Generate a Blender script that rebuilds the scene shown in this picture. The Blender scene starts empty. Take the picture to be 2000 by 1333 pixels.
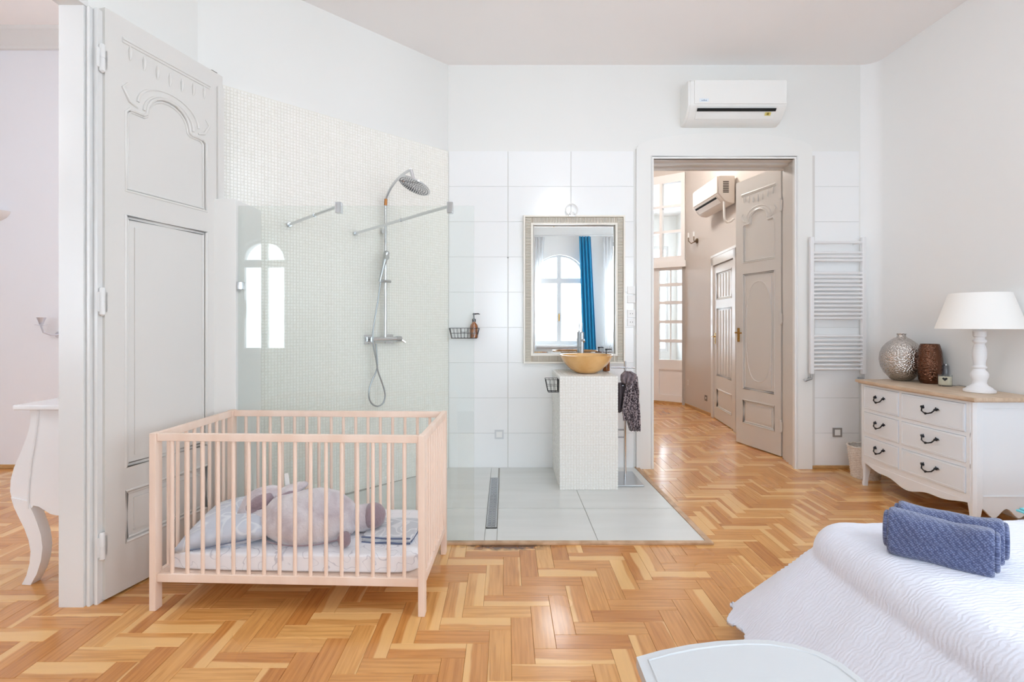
import bpy, bmesh, math, random
from mathutils import Vector, Matrix, noise
from mathutils.geometry import tessellate_polygon
PI = math.pi
random.seed(7)
sc = bpy.context.scene
C = sc.collection

# ------------------------------------------------------------------ camera, sky, exposure
cam = bpy.data.cameras.new('camera'); co = bpy.data.objects.new('camera', cam); C.objects.link(co)
co.location = (0, 0, 1.3); co.rotation_euler = (PI/2, 0, 0)
cam.sensor_width = 36; cam.lens = 17.82; cam.shift_x = 0.006; cam.shift_y = -0.01725
cam.clip_start = 0.02
sc.camera = co
w = bpy.data.worlds.new('sky'); sc.world = w; w.use_nodes = True
bg = w.node_tree.nodes['Background']
bg.inputs[0].default_value = (0.86, 0.95, 1.07, 1); bg.inputs[1].default_value = 5.7
sc.view_settings.view_transform = 'Standard'; sc.view_settings.look = 'None'
sc.view_settings.gamma = 1; sc.view_settings.use_curve_mapping = False
sc.view_settings.exposure = 0.87
cy = sc.cycles
cy.max_bounces = 10; cy.diffuse_bounces = 7; cy.glossy_bounces = 5; cy.transmission_bounces = 6; cy.transparent_max_bounces = 12
cy.caustics_reflective = False; cy.caustics_refractive = False
cy.sample_clamp_indirect = 8
cy.use_denoising = True
try: cy.denoiser = 'OPENIMAGEDENOISE'
except Exception: pass

# windows on the facade behind the camera: (centre x, half width, sill z, spring z)
FY = -1.5
WINS = [(.08, .42), (1.12, .56), (2.62, .56), (-3.62, .37), (-5.2, .50)]
ADDED_RWINS = [(-.95, .15), (.45, 1.55)]  # unseen right-wall windows, added to brighten the room
def portal(name, loc, size, rot):
    l = bpy.data.lights.new(name, 'AREA'); l.shape = 'RECTANGLE'; l.size, l.size_y = size
    l.cycles.is_portal = True
    o = bpy.data.objects.new(name, l); C.objects.link(o); o.location = loc; o.rotation_euler = rot
for cx, hw in WINS:
    portal('window_portal', (cx, FY-.16, 1.76), (2*hw, 1.84), (PI/2, 0, 0))
portal('window_portal', (2.3, 12.45, 1.9), (3.4, 2.6), (-PI/2, 0, 0))
for ya_, yb_ in ADDED_RWINS: portal('window_portal', (3.55, (ya_+yb_)/2, 2.0), (yb_-ya_, 1.7), (PI/2, 0, PI/2))

# ------------------------------------------------------------------ helpers
def lin(c):
    r = []
    for v in c[:3]:
        v /= 255.0
        r.append(v/12.92 if v <= .04045 else ((v+.055)/1.055)**2.4)
    return (*r, 1)
def px(x, y, Y): return Vector(((x-988)/990*Y, Y, 1.3-(y-632)/990*Y))
def X_(x, Y): return (x-988)/990*Y
def Z_(y, Y): return 1.3-(y-632)/990*Y

MATS = {}
def M(name, rgb, rough=.5, metal=0, bump=None, var=None, spec=.5, sheen=0, coat=0, coord='Object', stretch=(1, 1, 1), trans=0, emit=None, ior=None, alpha=None, sss=0):
    if name in MATS: return MATS[name]
    m = bpy.data.materials.new(name); m.use_nodes = True
    nt = m.node_tree; b = nt.nodes['Principled BSDF']
    b.inputs['Base Color'].default_value = lin(rgb)
    b.inputs['Roughness'].default_value = rough; b.inputs['Metallic'].default_value = metal
    b.inputs['Specular IOR Level'].default_value = spec
    if sheen: b.inputs['Sheen Weight'].default_value = sheen
    if coat: b.inputs['Coat Weight'].default_value = coat; b.inputs['Coat Roughness'].default_value = .08
    if trans: b.inputs['Transmission Weight'].default_value = trans
    if ior: b.inputs['IOR'].default_value = ior
    if emit: b.inputs['Emission Color'].default_value = lin(rgb); b.inputs['Emission Strength'].default_value = emit
    if bump or var:
        tc = nt.nodes.new('ShaderNodeTexCoord'); mp = nt.nodes.new('ShaderNodeMapping')
        nt.links.new(tc.outputs[coord], mp.inputs[0]); mp.inputs['Scale'].default_value = stretch
    if bump:
        n = nt.nodes.new('ShaderNodeTexNoise'); n.inputs['Scale'].default_value = bump[0]; n.inputs['Detail'].default_value = bump[3] if len(bump) > 3 else 3
        nt.links.new(mp.outputs[0], n.inputs['Vector'])
        bm = nt.nodes.new('ShaderNodeBump'); bm.inputs['Strength'].default_value = bump[1]; bm.inputs['Distance'].default_value = bump[2]
        nt.links.new(n.outputs[0], bm.inputs['Height']); nt.links.new(bm.outputs[0], b.inputs['Normal'])
    if var:
        n2 = nt.nodes.new('ShaderNodeTexNoise'); n2.inputs['Scale'].default_value = var[0]; n2.inputs['Detail'].default_value = 4
        nt.links.new(mp.outputs[0], n2.inputs['Vector'])
        cr = nt.nodes.new('ShaderNodeValToRGB'); cr.color_ramp.elements[0].position = .35; cr.color_ramp.elements[1].position = .65
        cr.color_ramp.elements[0].color = lin(var[1]); cr.color_ramp.elements[1].color = lin(rgb)
        nt.links.new(n2.outputs[0], cr.inputs[0]); nt.links.new(cr.outputs[0], b.inputs['Base Color'])
    MATS[name] = m
    return m

def thin_glass(name, tint, refl_boost=1.0, rough=0.0):
    m = bpy.data.materials.new(name); m.use_nodes = True; nt = m.node_tree
    for n in list(nt.nodes): nt.nodes.remove(n)
    out = nt.nodes.new('ShaderNodeOutputMaterial'); mix = nt.nodes.new('ShaderNodeMixShader')
    tr = nt.nodes.new('ShaderNodeBsdfTransparent'); gl = nt.nodes.new('ShaderNodeBsdfGlossy')
    tr.inputs[0].default_value = lin(tint); gl.inputs['Roughness'].default_value = rough
    fr = nt.nodes.new('ShaderNodeFresnel'); fr.inputs[0].default_value = 1.5
    mu = nt.nodes.new('ShaderNodeMath'); mu.operation = 'MULTIPLY'; mu.inputs[1].default_value = refl_boost; mu.use_clamp = True
    ge = nt.nodes.new('ShaderNodeNewGeometry'); io = nt.nodes.new('ShaderNodeMapRange'); io.inputs[3].default_value = 1.5; io.inputs[4].default_value = 1/1.5
    nt.links.new(ge.outputs['Backfacing'], io.inputs[0]); nt.links.new(io.outputs[0], fr.inputs[0])
    nt.links.new(fr.outputs[0], mu.inputs[0]); nt.links.new(mu.outputs[0], mix.inputs[0])
    nt.links.new(tr.outputs[0], mix.inputs[1]); nt.links.new(gl.outputs[0], mix.inputs[2]); nt.links.new(mix.outputs[0], out.inputs[0])
    MATS[name] = m
    return m

class MB:
    def __init__(s): s.v = []; s.f = []; s.wn = False
    def add(s, vs, fs):
        k = len(s.v); s.v += [tuple(v) for v in vs]; s.f += [tuple(i+k for i in f) for f in fs]; return s
    def box(s, a, b, bev=0):
        x0, y0, z0 = (min(a[i], b[i]) for i in range(3)); x1, y1, z1 = (max(a[i], b[i]) for i in range(3))
        if bev:
            s.wn = True
            bm = bmesh.new(); bmesh.ops.create_cube(bm, size=1)
            for v in bm.verts: v.co = Vector(((x0+x1)/2+v.co.x*(x1-x0), (y0+y1)/2+v.co.y*(y1-y0), (z0+z1)/2+v.co.z*(z1-z0)))
            bev = min(bev, .45*min(x1-x0, y1-y0, z1-z0))
            bmesh.ops.bevel(bm, geom=bm.edges[:], offset=bev, segments=2, profile=.5, affect='EDGES')
            return s.bm(bm)
        return s.add([(x0,y0,z0),(x1,y0,z0),(x1,y1,z0),(x0,y1,z0),(x0,y0,z1),(x1,y0,z1),(x1,y1,z1),(x0,y1,z1)],
                     [(0,3,2,1),(4,5,6,7),(0,1,5,4),(1,2,6,5),(2,3,7,6),(3,0,4,7)])
    def bm(s, bm):
        bm.verts.index_update(); bm.faces.ensure_lookup_table()
        s.add([v.co[:] for v in bm.verts], [[v.index for v in f.verts] for f in bm.faces]); bm.free(); return s
    def lathe(s, prof, n=32, c=(0,0,0), cap=True, axis='Z'):
        k = len(prof); vs = []; fs = []
        for i in range(n):
            a = 2*PI*i/n
            for r, z in prof:
                p = (r*math.cos(a), r*math.sin(a), z)
                if axis == 'Y': p = (p[0], -p[2], p[1])
                if axis == 'X': p = (p[2], p[0], p[1])
                vs.append((c[0]+p[0], c[1]+p[1], c[2]+p[2]))
        for i in range(n):
            j = (i+1) % n
            for q in range(k-1): fs.append((i*k+q, j*k+q, j*k+q+1, i*k+q+1))
        if cap:
            fs.append(tuple(i*k for i in range(n))[::-1]); fs.append(tuple(i*k+k-1 for i in range(n)))
        return s.add(vs, fs)
    def tube(s, pts, r, n=8, closed=False):
        pts = [Vector(p) for p in pts]; m = len(pts); rr = r if isinstance(r, (list, tuple)) else [r]*m
        vs = []; fs = []; up = None
        for i, p in enumerate(pts):
            if closed: d = pts[(i+1) % m]-pts[i-1]
            else: d = pts[min(i+1, m-1)]-pts[max(i-1, 0)]
            d.normalize()
            if up is None: up = Vector((0,0,1)) if abs(d.z) < .9 else Vector((1,0,0))
            a = d.cross(up)
            if a.length < 1e-5: a = d.orthogonal()
            a.normalize(); b = a.cross(d).normalized(); up = b
            for q in range(n):
                t = 2*PI*q/n; vs.append(p+a*math.cos(t)*rr[i]+b*math.sin(t)*rr[i])
        for i in range(m if closed else m-1):
            j = (i+1) % m
            for q in range(n): fs.append((i*n+q, i*n+(q+1) % n, j*n+(q+1) % n, j*n+q))
        if not closed: fs.append(tuple(range(n))[::-1]); fs.append(tuple((m-1)*n+q for q in range(n)))
        return s.add(vs, fs)
    def prism(s, loops, frame, t0, t1):
        """loops: list of 2-D loops (first outer, others holes); frame(u,v,t)->point"""
        if not isinstance(loops[0][0], (tuple, list)): loops = [loops]
        tris = tessellate_polygon([[Vector((p[0], p[1], 0)) for p in lp] for lp in loops])
        flat = [p for lp in loops for p in lp]; n = len(flat)
        s.add([frame(p[0], p[1], t0) for p in flat]+[frame(p[0], p[1], t1) for p in flat],
              [tuple(t) for t in tris]+[tuple(i+n for i in t[::-1]) for t in tris])
        k = len(s.v)-2*n; o = 0
        for lp in loops:
            m = len(lp)
            for i in range(m):
                j = (i+1) % m; s.f.append((k+o+i, k+o+j, k+n+o+j, k+n+o+i))
            o += m
        return s
    def xf(s, mat):
        s.v = [tuple(mat @ Vector(v)) for v in s.v]; return s
    def mesh(s, name, smooth=40):
        me = bpy.data.meshes.new(name); me.from_pydata(s.v, [], s.f); me.validate()
        bm = bmesh.new(); bm.from_mesh(me); bmesh.ops.recalc_face_normals(bm, faces=bm.faces[:]); bm.to_mesh(me); bm.free()
        if smooth:
            me.polygons.foreach_set('use_smooth', [True]*len(me.polygons)); me.set_sharp_from_angle(angle=math.radians(smooth))
        me.update(); return me

def obj(name, mb, mat, parent=None, loc=None, rot=None, smooth=40, sub=0, kind=None):
    me = mb.mesh(name, smooth) if isinstance(mb, MB) else mb
    if mat is not None and not me.materials: me.materials.append(mat)
    o = bpy.data.objects.new(name, me); C.objects.link(o)
    if parent: o.parent = parent
    if loc: o.location = loc
    if rot: o.rotation_euler = rot
    if isinstance(mb, MB) and mb.wn and smooth:
        md = o.modifiers.new('wn', 'WEIGHTED_NORMAL'); md.keep_sharp = True
    if sub:
        md = o.modifiers.new('sub', 'SUBSURF'); md.levels = sub; md.render_levels = sub
    if kind: o['kind'] = kind
    return o
def tag(o, label, cat, group=None):
    o['label'] = label; o['category'] = cat
    if group: o['group'] = group
    return o
def thing(name, label, cat, loc=(0,0,0), rz=0, group=None, kind=None):
    o = bpy.data.objects.new(name, None); C.objects.link(o); o.location = loc; o.rotation_euler = (0, 0, rz); o.empty_display_size = .1
    if label: tag(o, label, cat, group)
    if kind: o['kind'] = kind
    return o
def struct(name, mb, mat, parent=None, **k):
    o = obj(name, mb, mat, parent, **k)
    if not parent: o['kind'] = 'structure'
    return o
def copy_tree(o, parent=None):
    c = o.copy(); C.objects.link(c); c.parent = parent
    for ch in list(o.children): copy_tree(ch, c)
    return c
def XY(u, v, t): return (u, v, t)
def XZ(u, v, t): return (u, t, v)
def YZ(u, v, t): return (t, u, v)

# ------------------------------------------------------------------ materials
wallm = M('white_wall_paint', (236,236,233), .6, bump=(60, .05, .002))
wallr = M('grey_white_wall_paint', (243,243,242), .6, bump=(60, .05, .002))
ceilm = M('ceiling_paint', (246,242,240), .75)
gloss = M('white_gloss_paint', (226,226,225), .22, bump=(30, .04, .002))
doorm = M('cream_gloss_paint', (219,217,213), .28, bump=(25, .05, .002))
hallm = M('hall_plaster', (210,202,195), .55, bump=(40, .05, .002))
tilem = M('white_wall_tile', (244,245,245), .16, bump=(5, .03, .002))
grout = M('light_grout', (222,222,218), .8)
mosm = M('mosaic_glaze', (247,245,240), .24, var=(55, (240,238,231)))
mosg = M('mosaic_grout', (232,229,220), .8)
mosw = M('white_mosaic_glaze', (240,239,235), .22, var=(70, (230,228,222)))
mosgw = M('white_mosaic_grout', (226,222,213), .8)
ftile = M('pale_grey_floor_tile', (216,217,214), .3, bump=(12, .05, .002), var=(3, (209,210,206)), stretch=(.4, 3, 1))
fgrout = M('floor_tile_grout', (170,168,162), .8)
chrome = M('chrome', (215,217,220), .12, 1)
chromed = M('satin_steel', (190,192,194), .3, 1)
brass = M('brass', (196,156,84), .25, 1)
blackm = M('black_wire', (38,38,40), .45, .4)
crib_w = M('pale_beech', (240,219,204), .5, bump=(40, .08, .002), var=(9, (232,206,187)), stretch=(1, 1, .15))
whitep = M('white_lacquer', (236,236,237), .3)
plast = M('white_plastic', (240,240,238), .35)
darkslot = M('dark_slot', (22,22,22), .8)
skirt = M('oak_skirting', (206,166,112), .4, var=(20, (186,142,90)), stretch=(1, 1, 8))
glassS = thin_glass('shower_glass', (252,254,253), 1.2)
glassW = thin_glass('window_glass', (250,252,252), 1.1)

def wood_floor():
    m = bpy.data.materials.new('oak_parquet'); m.use_nodes = True; nt = m.node_tree; b = nt.nodes['Principled BSDF']
    L = nt.links.new; N = nt.nodes.new
    uv = N('ShaderNodeUVMap'); geo = N('ShaderNodeNewGeometry'); oi = N('ShaderNodeObjectInfo')
    add = N('ShaderNodeMath'); add.operation = 'ADD'; L(geo.outputs['Random Per Island'], add.inputs[0]); L(oi.outputs['Random'], add.inputs[1])
    mul = N('ShaderNodeMath'); mul.operation = 'MULTIPLY'; mul.inputs[1].default_value = 17.31; L(add.outputs[0], mul.inputs[0])
    fr = N('ShaderNodeMath'); fr.operation = 'FRACT'; L(mul.outputs[0], fr.inputs[0])
    wn = N('ShaderNodeTexWhiteNoise'); wn.noise_dimensions = '1D'; L(mul.outputs[0], wn.inputs['W'])
    # uv in metres: u along grain
    off = N('ShaderNodeCombineXYZ'); L(mul.outputs[0], off.inputs[0]); L(mul.outputs[0], off.inputs[1])
    va = N('ShaderNodeVectorMath'); va.operation = 'ADD'; L(uv.outputs[0], va.inputs[0]); L(off.outputs[0], va.inputs[1])
    mp = N('ShaderNodeMapping'); mp.inputs['Scale'].default_value = (2.5, 45, 1); L(va.outputs[0], mp.inputs[0])
    n1 = N('ShaderNodeTexNoise'); n1.inputs['Scale'].default_value = 1.6; n1.inputs['Detail'].default_value = 6; n1.inputs['Distortion'].default_value = .6; L(mp.outputs[0], n1.inputs['Vector'])
    base = N('ShaderNodeValToRGB'); e = base.color_ramp.elements
    e[0].position = 0; e[0].color = lin((196,130,66)); e[1].position = 1; e[1].color = lin((226,173,106))
    for p, c in ((.25, (208,144,78)), (.6, (214,153,86)), (.8, (219,161,93))):
        q = base.color_ramp.elements.new(p); q.color = lin(c)
    L(fr.outputs[0], base.inputs[0])
    gr = N('ShaderNodeValToRGB'); gr.color_ramp.elements[0].position = .3; gr.color_ramp.elements[0].color = (.66, .57, .48, 1)
    gr.color_ramp.elements[1].position = .62; gr.color_ramp.elements[1].color = (1, 1, 1, 1); L(n1.outputs[0], gr.inputs[0])
    mx = N('ShaderNodeMix'); mx.data_type = 'RGBA'; mx.blend_type = 'MULTIPLY'; mx.inputs[0].default_value = .75
    L(base.outputs[0], mx.inputs[6]); L(gr.outputs[0], mx.inputs[7])
    # sapwood streak along one edge of some planks
    sx = N('ShaderNodeSeparateXYZ'); L(uv.outputs[0], sx.inputs[0])
    n3 = N('ShaderNodeTexNoise'); n3.inputs['Scale'].default_value = 3; L(va.outputs[0], n3.inputs['Vector'])
    ad = N('ShaderNodeMath'); ad.operation = 'MULTIPLY_ADD'; ad.inputs[1].default_value = .05; L(n3.outputs[0], ad.inputs[0]); L(sx.outputs[1], ad.inputs[2])
    th = N('ShaderNodeMath'); th.operation = 'MULTIPLY_ADD'; th.inputs[1].default_value = .125; th.inputs[2].default_value = -.082; L(wn.outputs[0], th.inputs[0])
    lt = N('ShaderNodeMapRange'); L(ad.outputs[0], lt.inputs[0]); L(th.outputs[0], lt.inputs[1])
    a3 = N('ShaderNodeMath'); a3.operation = 'ADD'; a3.inputs[1].default_value = .008; L(th.outputs[0], a3.inputs[0]); L(a3.outputs[0], lt.inputs[2])
    lt.inputs[3].default_value = .75; lt.inputs[4].default_value = 0
    m2 = N('ShaderNodeMix'); m2.data_type = 'RGBA'; L(lt.outputs[0], m2.inputs[0]); L(mx.outputs[2], m2.inputs[6]); m2.inputs[7].default_value = lin((236,190,126))
    sp = N('ShaderNodeSeparateXYZ'); L(geo.outputs['Position'], sp.inputs[0])
    def band(sock, c, h):
        q = N('ShaderNodeMath'); q.operation = 'SUBTRACT'; q.inputs[1].default_value = c; L(sock, q.inputs[0])
        a_ = N('ShaderNodeMath'); a_.operation = 'ABSOLUTE'; L(q.outputs[0], a_.inputs[0])
        r_ = N('ShaderNodeMapRange'); r_.inputs[1].default_value = 0; r_.inputs[2].default_value = h; r_.inputs[3].default_value = 1; r_.inputs[4].default_value = 0; L(a_.outputs[0], r_.inputs[0]); return r_.outputs[0]
    bx = band(sp.outputs[0], .0, .42); by = band(sp.outputs[1], 2.975, .11)
    ns = N('ShaderNodeTexNoise'); ns.inputs['Scale'].default_value = 28; L(geo.outputs['Position'], ns.inputs['Vector'])
    k1 = N('ShaderNodeMath'); k1.operation = 'MULTIPLY'; L(bx, k1.inputs[0]); L(by, k1.inputs[1])
    k2 = N('ShaderNodeMath'); k2.operation = 'MULTIPLY'; L(k1.outputs[0], k2.inputs[0]); L(ns.outputs[0], k2.inputs[1])
    k3 = N('ShaderNodeMapRange'); k3.inputs[1].default_value = .10; k3.inputs[2].default_value = .26; k3.inputs[4].default_value = .85; L(k2.outputs[0], k3.inputs[0])
    m3 = N('ShaderNodeMix'); m3.data_type = 'RGBA'; L(k3.outputs[0], m3.inputs[0]); L(m2.outputs[2], m3.inputs[6]); m3.inputs[7].default_value = lin((62,40,34))
    L(m3.outputs[2], b.inputs['Base Color'])
    n4 = N('ShaderNodeTexNoise'); n4.inputs['Scale'].default_value = 1.2; tc = N('ShaderNodeTexCoord'); L(geo.outputs['Position'], n4.inputs['Vector'])
    mr = N('ShaderNodeMapRange'); mr.inputs[3].default_value = .16; mr.inputs[4].default_value = .34; L(n4.outputs[0], mr.inputs[0]); L(mr.outputs[0], b.inputs['Roughness'])
    bp = N('ShaderNodeBump'); bp.inputs['Strength'].default_value = .12; bp.inputs['Distance'].default_value = .001; L(n1.outputs[0], bp.inputs['Height']); L(bp.outputs[0], b.inputs['Normal'])
    b.inputs['Coat Weight'].default_value = .35; b.inputs['Coat Roughness'].default_value = .12
    return m
floorm = wood_floor()

# ------------------------------------------------------------------ room shell
BW = 4.548          # back wall plane
RX = 3.31           # right wall plane
CZ = 3.62           # ceiling
HALLZ = 3.95
def arch_loop(cx, hw, z0, zs, n=14):
    lp = [(cx-hw, z0), (cx+hw, z0)]
    for i in range(n+1):
        a = PI*i/n; lp.append((cx+hw*math.cos(a), zs+hw*.95*math.sin(a)))
    return lp
# facade wall behind the camera with arched window openings
fac = MB()
fac.prism([[(-7.2,0),(RX+.3,0),(RX+.3,4),(-7.2,4)]]+[arch_loop(cx, hw, .85, 2.2) for cx, hw in WINS], XZ, FY-.3, FY)
struct('wall_front', fac, wallm)
# right wall, with rounded corner to the back wall
rw = MB(); pts = [(RX, 2.6), (RX+.2, 2.6), (RX+.2, BW+.3), (RX-.2, BW+.3), (RX-.13, BW)]
for i in range(1, 8):
    a = PI/2*(1-i/8); pts.append((RX-.13+.13*math.cos(a), BW-.13+.13*math.sin(a)))
rw.prism([pts], XY, 0, CZ)
rw2 = MB(); rw2.prism([[(FY,0),(2.6,0),(2.6,CZ),(FY,CZ)]]+[[(a,1.12),(b,1.12),(b,2.85),(a,2.85)] for a, b in ADDED_RWINS], YZ, RX, RX+.2)
wr_ = struct('wall_right', rw, wallr)
obj('window_side', rw2, wallr, wr_)  # wall piece around the added side windows
# back wall with doorway
bw = MB(); DX0, DX1, DZ = 1.318, 2.68, 2.80
bw.prism([[(-.9,0),(DX0,0),(DX0,DZ),(DX1,DZ),(DX1,0),(RX+.1,0),(RX+.1,4),(-.9,4)]], XZ, BW, BW+.35)
wall_back = struct('wall_back', bw, wallm)
# wall tiles as separate pieces
cols = [(-.512, .0155), (.0205, .5805), (.5855, 1.145)]
colsR = [(2.733, 3.165)]
tz = 2.843; rows = 9; rh = tz/rows
tmeshes = {}
for (x0, x1) in cols+colsR:
    k = round(x1-x0, 4)
    if k not in tmeshes:
        tmeshes[k] = MB().box((-(x1-x0)/2+.001, -.009, .001), ((x1-x0)/2-.001, .0, rh-.0015), .0015).mesh('tile', 0)
        tmeshes[k].materials.append(tilem)
    for r in range(rows):
        obj('tile', tmeshes[k], None, wall_back, loc=((x0+x1)/2, BW, r*rh))
obj('grout_bed', MB().box((-.515, BW-.003, 0), (1.147, BW+.001, tz-.002)).box((2.733, BW-.003, 0), (3.167, BW+.001, tz-.002)), grout, wall_back)
# diagonal shower wall with mosaic
A = Vector((-2.03, 3.091)); B = Vector((-.519, BW)); dd = (B-A).normalized(); nn = Vector((dd.y, -dd.x))   # nn points into room
def diag(u, t, z): p = A+dd*u+nn*t; return Vector((p.x, p.y, z))
DL = (B-A).length
ws = MB(); ws.prism([[(A.x,A.y),(B.x,B.y),(B.x+.05,B.y+.3),(B.x-.45,B.y+.3),(A.x-.35,A.y+.05)]], XY, 0, 4)
wall_shower = struct('wall_shower', ws, wallm)
mos = MB(); p = .0215; g = .0012
def mosaic(mb, O, U, V, Nn, W, H, p=.0215, th=.003, joint=.0022, rnd=.0005):
    nu = max(1, int(round(W/p))); nv = max(1, int(round(H/p))); pu = W/nu; pv = H/nv
    vs = mb.v; fs = mb.f
    for i in range(nu):
        for j in range(nv):
            u0 = i*pu+joint/2; u1 = (i+1)*pu-joint/2; v0 = j*pv+joint/2; v1 = (j+1)*pv-joint/2; k = len(vs)
            dz = [th+random.uniform(-rnd, rnd) for _ in range(2)]
            e = .0012
            for a, b, t in ((u0,v0,0),(u1,v0,0),(u1,v1,0),(u0,v1,0),(u0+e,v0+e,dz[0]),(u1-e,v0+e,dz[1]),(u1-e,v1-e,dz[1]),(u0+e,v1-e,dz[0])):
                vs.append(tuple(O+U*a+V*b+Nn*t))
            fs += [(k+4,k+5,k+6,k+7),(k,k+1,k+5,k+4),(k+1,k+2,k+6,k+5),(k+2,k+3,k+7,k+6),(k+3,k,k+4,k+7)]
    return mb
def mosaic_obj(mb, mat, parent):
    me = bpy.data.meshes.new('mosaic_tiles'); me.from_pydata(mb.v, [], mb.f); me.materials.append(mat); me.update()
    o = bpy.data.objects.new('mosaic_tiles', me); C.objects.link(o); o.parent = parent; o['kind'] = 'stuff'; return o
u3 = Vector((dd.x, dd.y, 0)); n3 = Vector((nn.x, nn.y, 0)); v3 = Vector((0,0,1))
mosaic(mos, diag(.12, .004, 0), u3, v3, n3, DL-.12, tz-.004)
mosaic_obj(mos, mosm, wall_shower)
gb = MB(); q = [diag(.12,-.01,0), diag(DL,-.01,0), diag(DL,.0045,0), diag(.12,.0045,0)]
gb.prism([[(v.x, v.y) for v in q]], XY, 0, tz)
obj('grout_bed', gb, mosg, wall_shower)
# stub wall between mosaic wall and glass screen
struct('wall_stub', MB().box((-1.86, 2.97, 0), (-1.582, 3.28, 2.03), .004), wallm)
# left wall with double-door opening to the side room
lw = MB(); LX0, LX1 = -2.037, -1.935
lw.prism([[(FY,0),(.35,0),(.35,2.79),(2.33,2.79),(2.33,0),(3.3,0),(3.3,4),(FY,4)]], YZ, LX0, LX1)
struct('wall_left', lw, wallm)
# ceilings
struct('ceiling', MB().box((LX1-.05, FY-.1, CZ), (RX+.1, BW+.1, CZ+.15)), ceilm)
# side room (beyond the left opening)
struct('wall_side_back', MB().box((-7.2, BW, 0), (-1.9, BW+.2, 4)), M('side_room_paint', (238,240,246), .65))
struct('wall_side_left', MB().box((-7.3, FY-.3, 0), (-7.1, BW+.2, 4)), MATS['side_room_paint'])
struct('ceiling_side', MB().box((-7.2, FY-.1, 3.9), (LX1-.052, BW+.1, 4.02)), ceilm)
cn = MB(); prof = [(0,0),(.03,0),(.035,.03),(.06,.05),(.08,.09),(.13,.12),(.14,.15),(0,.15)]
cn.prism([[(BW-a, 3.75+b) for a, b in prof]], YZ, -7.1, -2.06)
struct('trim_1', cn, gloss)
struct('baseboard_side', MB().box((-7.1, BW-.018, 0), (-2.06, BW, .035), .004), skirt)
# hallway shell
HX = 2.85
struct('wall_hall_right', MB().prism([[(HX-.02, BW+.35), (HX+.2, BW+.35), (HX+.2, 8.2), (HX+.0, 8.05), (2.89, 7.15), (2.80, 6.1), (2.76,5.7)]], XY, 0, HALLZ), hallm)
struct('wall_hall_left', MB().prism([[(BW+.35,0),(12.5,0),(12.5,4),(BW+.35,4)]], YZ, -.65, -.45), hallm)
struct('ceiling_hall', MB().box((-.7, BW+.3, HALLZ), (4.4, 12.6, HALLZ+.1)), ceilm)
# end wall is oblique; its plane passes through (2.85,8.05)-(2.42,8.36)
E0 = Vector((2.85, 8.05)); eu = Vector((-.43, .31)).normalized(); en = Vector((-eu.y, eu.x))  # away or toward
if en.y > 0: en = -en
def ep(u, z, t): p = E0+eu*u+en*t; return (p.x, p.y, z)
ew = MB(); ew.prism([[(-.2,0),(.05,0),(.05,3.68),(1.72,3.68),(1.72,0),(4.2,0),(4.2,4),(-.2,4)]], ep, -.12, 0)
struct('wall_hall_end', ew, hallm)
struct('wall_far_right', MB().box((4.2, 6.9, 0), (4.35, 12.6, 4)), wallm)
struct('wall_far_back', MB().prism([[(-.7,0),(4.4,0),(4.4,4),(-.7,4),(-.7,3.2),(.6,3.2),(4.0,3.2),(4.0,.6),(.6,.6),(.6,3.15),(-.7,3.15)]], XZ, 12.5, 12.7), wallm)
bs = MB(); bs.prism([[(0.05,.0),(1.8,0),(1.8,.035),(0.05,.035)]], ep, 0, .015)
struct('baseboard_hall_end', bs, skirt)
struct('baseboard_hall_right', MB().prism([[(HX-.015,8.03),(2.875,7.15),(2.857,6.96),(2.87,6.96),(2.9,7.15),(HX,8.05)]], XY, 0, .035), skirt)
struct('baseboard_back', MB().box((2.737, BW-.03, 0), (RX-.1, BW-.01, .03), .003), skirt)
struct('baseboard_right', MB().box((RX-.018, FY, 0), (RX, BW-.12, .035), .003), skirt)

# ------------------------------------------------------------------ parquet floor
floor = struct('floor', MB().box((-7.2, FY-.1, -.06), (4.4, 12.6, -.0125)), M('subfloor', (96,62,34), .9))
SH = [(-1.95, 2.97), (1.32*1.0, 2.97), (1.20, BW), (-.5, BW), (-2.03, 3.1)]
SHX = lambda y: 1.155 + (BW-y)*0.018          # right edge of shower floor
PW, PL = .0905, .306
def plank_mesh(L, W):
    g = .0004; c = .0012; h = .012
    mb = MB(); a, b = L/2-g, W/2-g
    mb.add([(-a,-b,-h),(a,-b,-h),(a,b,-h),(-a,b,-h),(-a,-b,-c),(a,-b,-c),(a,b,-c),(-a,b,-c),(-a+c,-b+c,0),(a-c,-b+c,0),(a-c,b-c,0),(-a+c,b-c,0)],
           [(0,1,5,4),(1,2,6,5),(2,3,7,6),(3,0,4,7),(4,5,9,8),(5,6,10,9),(6,7,11,10),(7,4,8,11),(8,9,10,11)])
    return mb
def uvs(me, coords):
    uv = me.uv_layers.new(name='UVMap')
    for l in me.loops: uv.data[l.index].uv = coords[l.vertex_index]
pmb = plank_mesh(PL, PW); pm = bpy.data.meshes.new('plank'); pm.from_pydata(pmb.v, [], pmb.f); pm.materials.append(floorm); uvs(pm, [(v[0], v[1]) for v in pmb.v]); pm.update()
planks = []
a0 = (.035, .02)
for i in range(-260, 260):
    for j in range(-45, 46):
        ox = a0[0]+i*PW+j*PL; oy = a0[1]+i*PW-j*PL
        for (cx, cy_, r) in ((ox+PL/2, oy+PW/2, 0), (ox+PW/2, oy+PW+PL/2, 1)):
            main = (-6.9 < cx < RX+.1 and .0 < cy_ < BW+.2)
            hall = (.6 < cx < 3.1 and BW+.1 < cy_ < 9.4)
            if not (main or hall): continue
            if cx < -2.2 and cy_ < 1.0: continue
            if -1.5 < cx < SHX(cy_)-.18 and 3.19 < cy_ < BW-.2: continue
            planks.append((cx, cy_, r))
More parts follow.
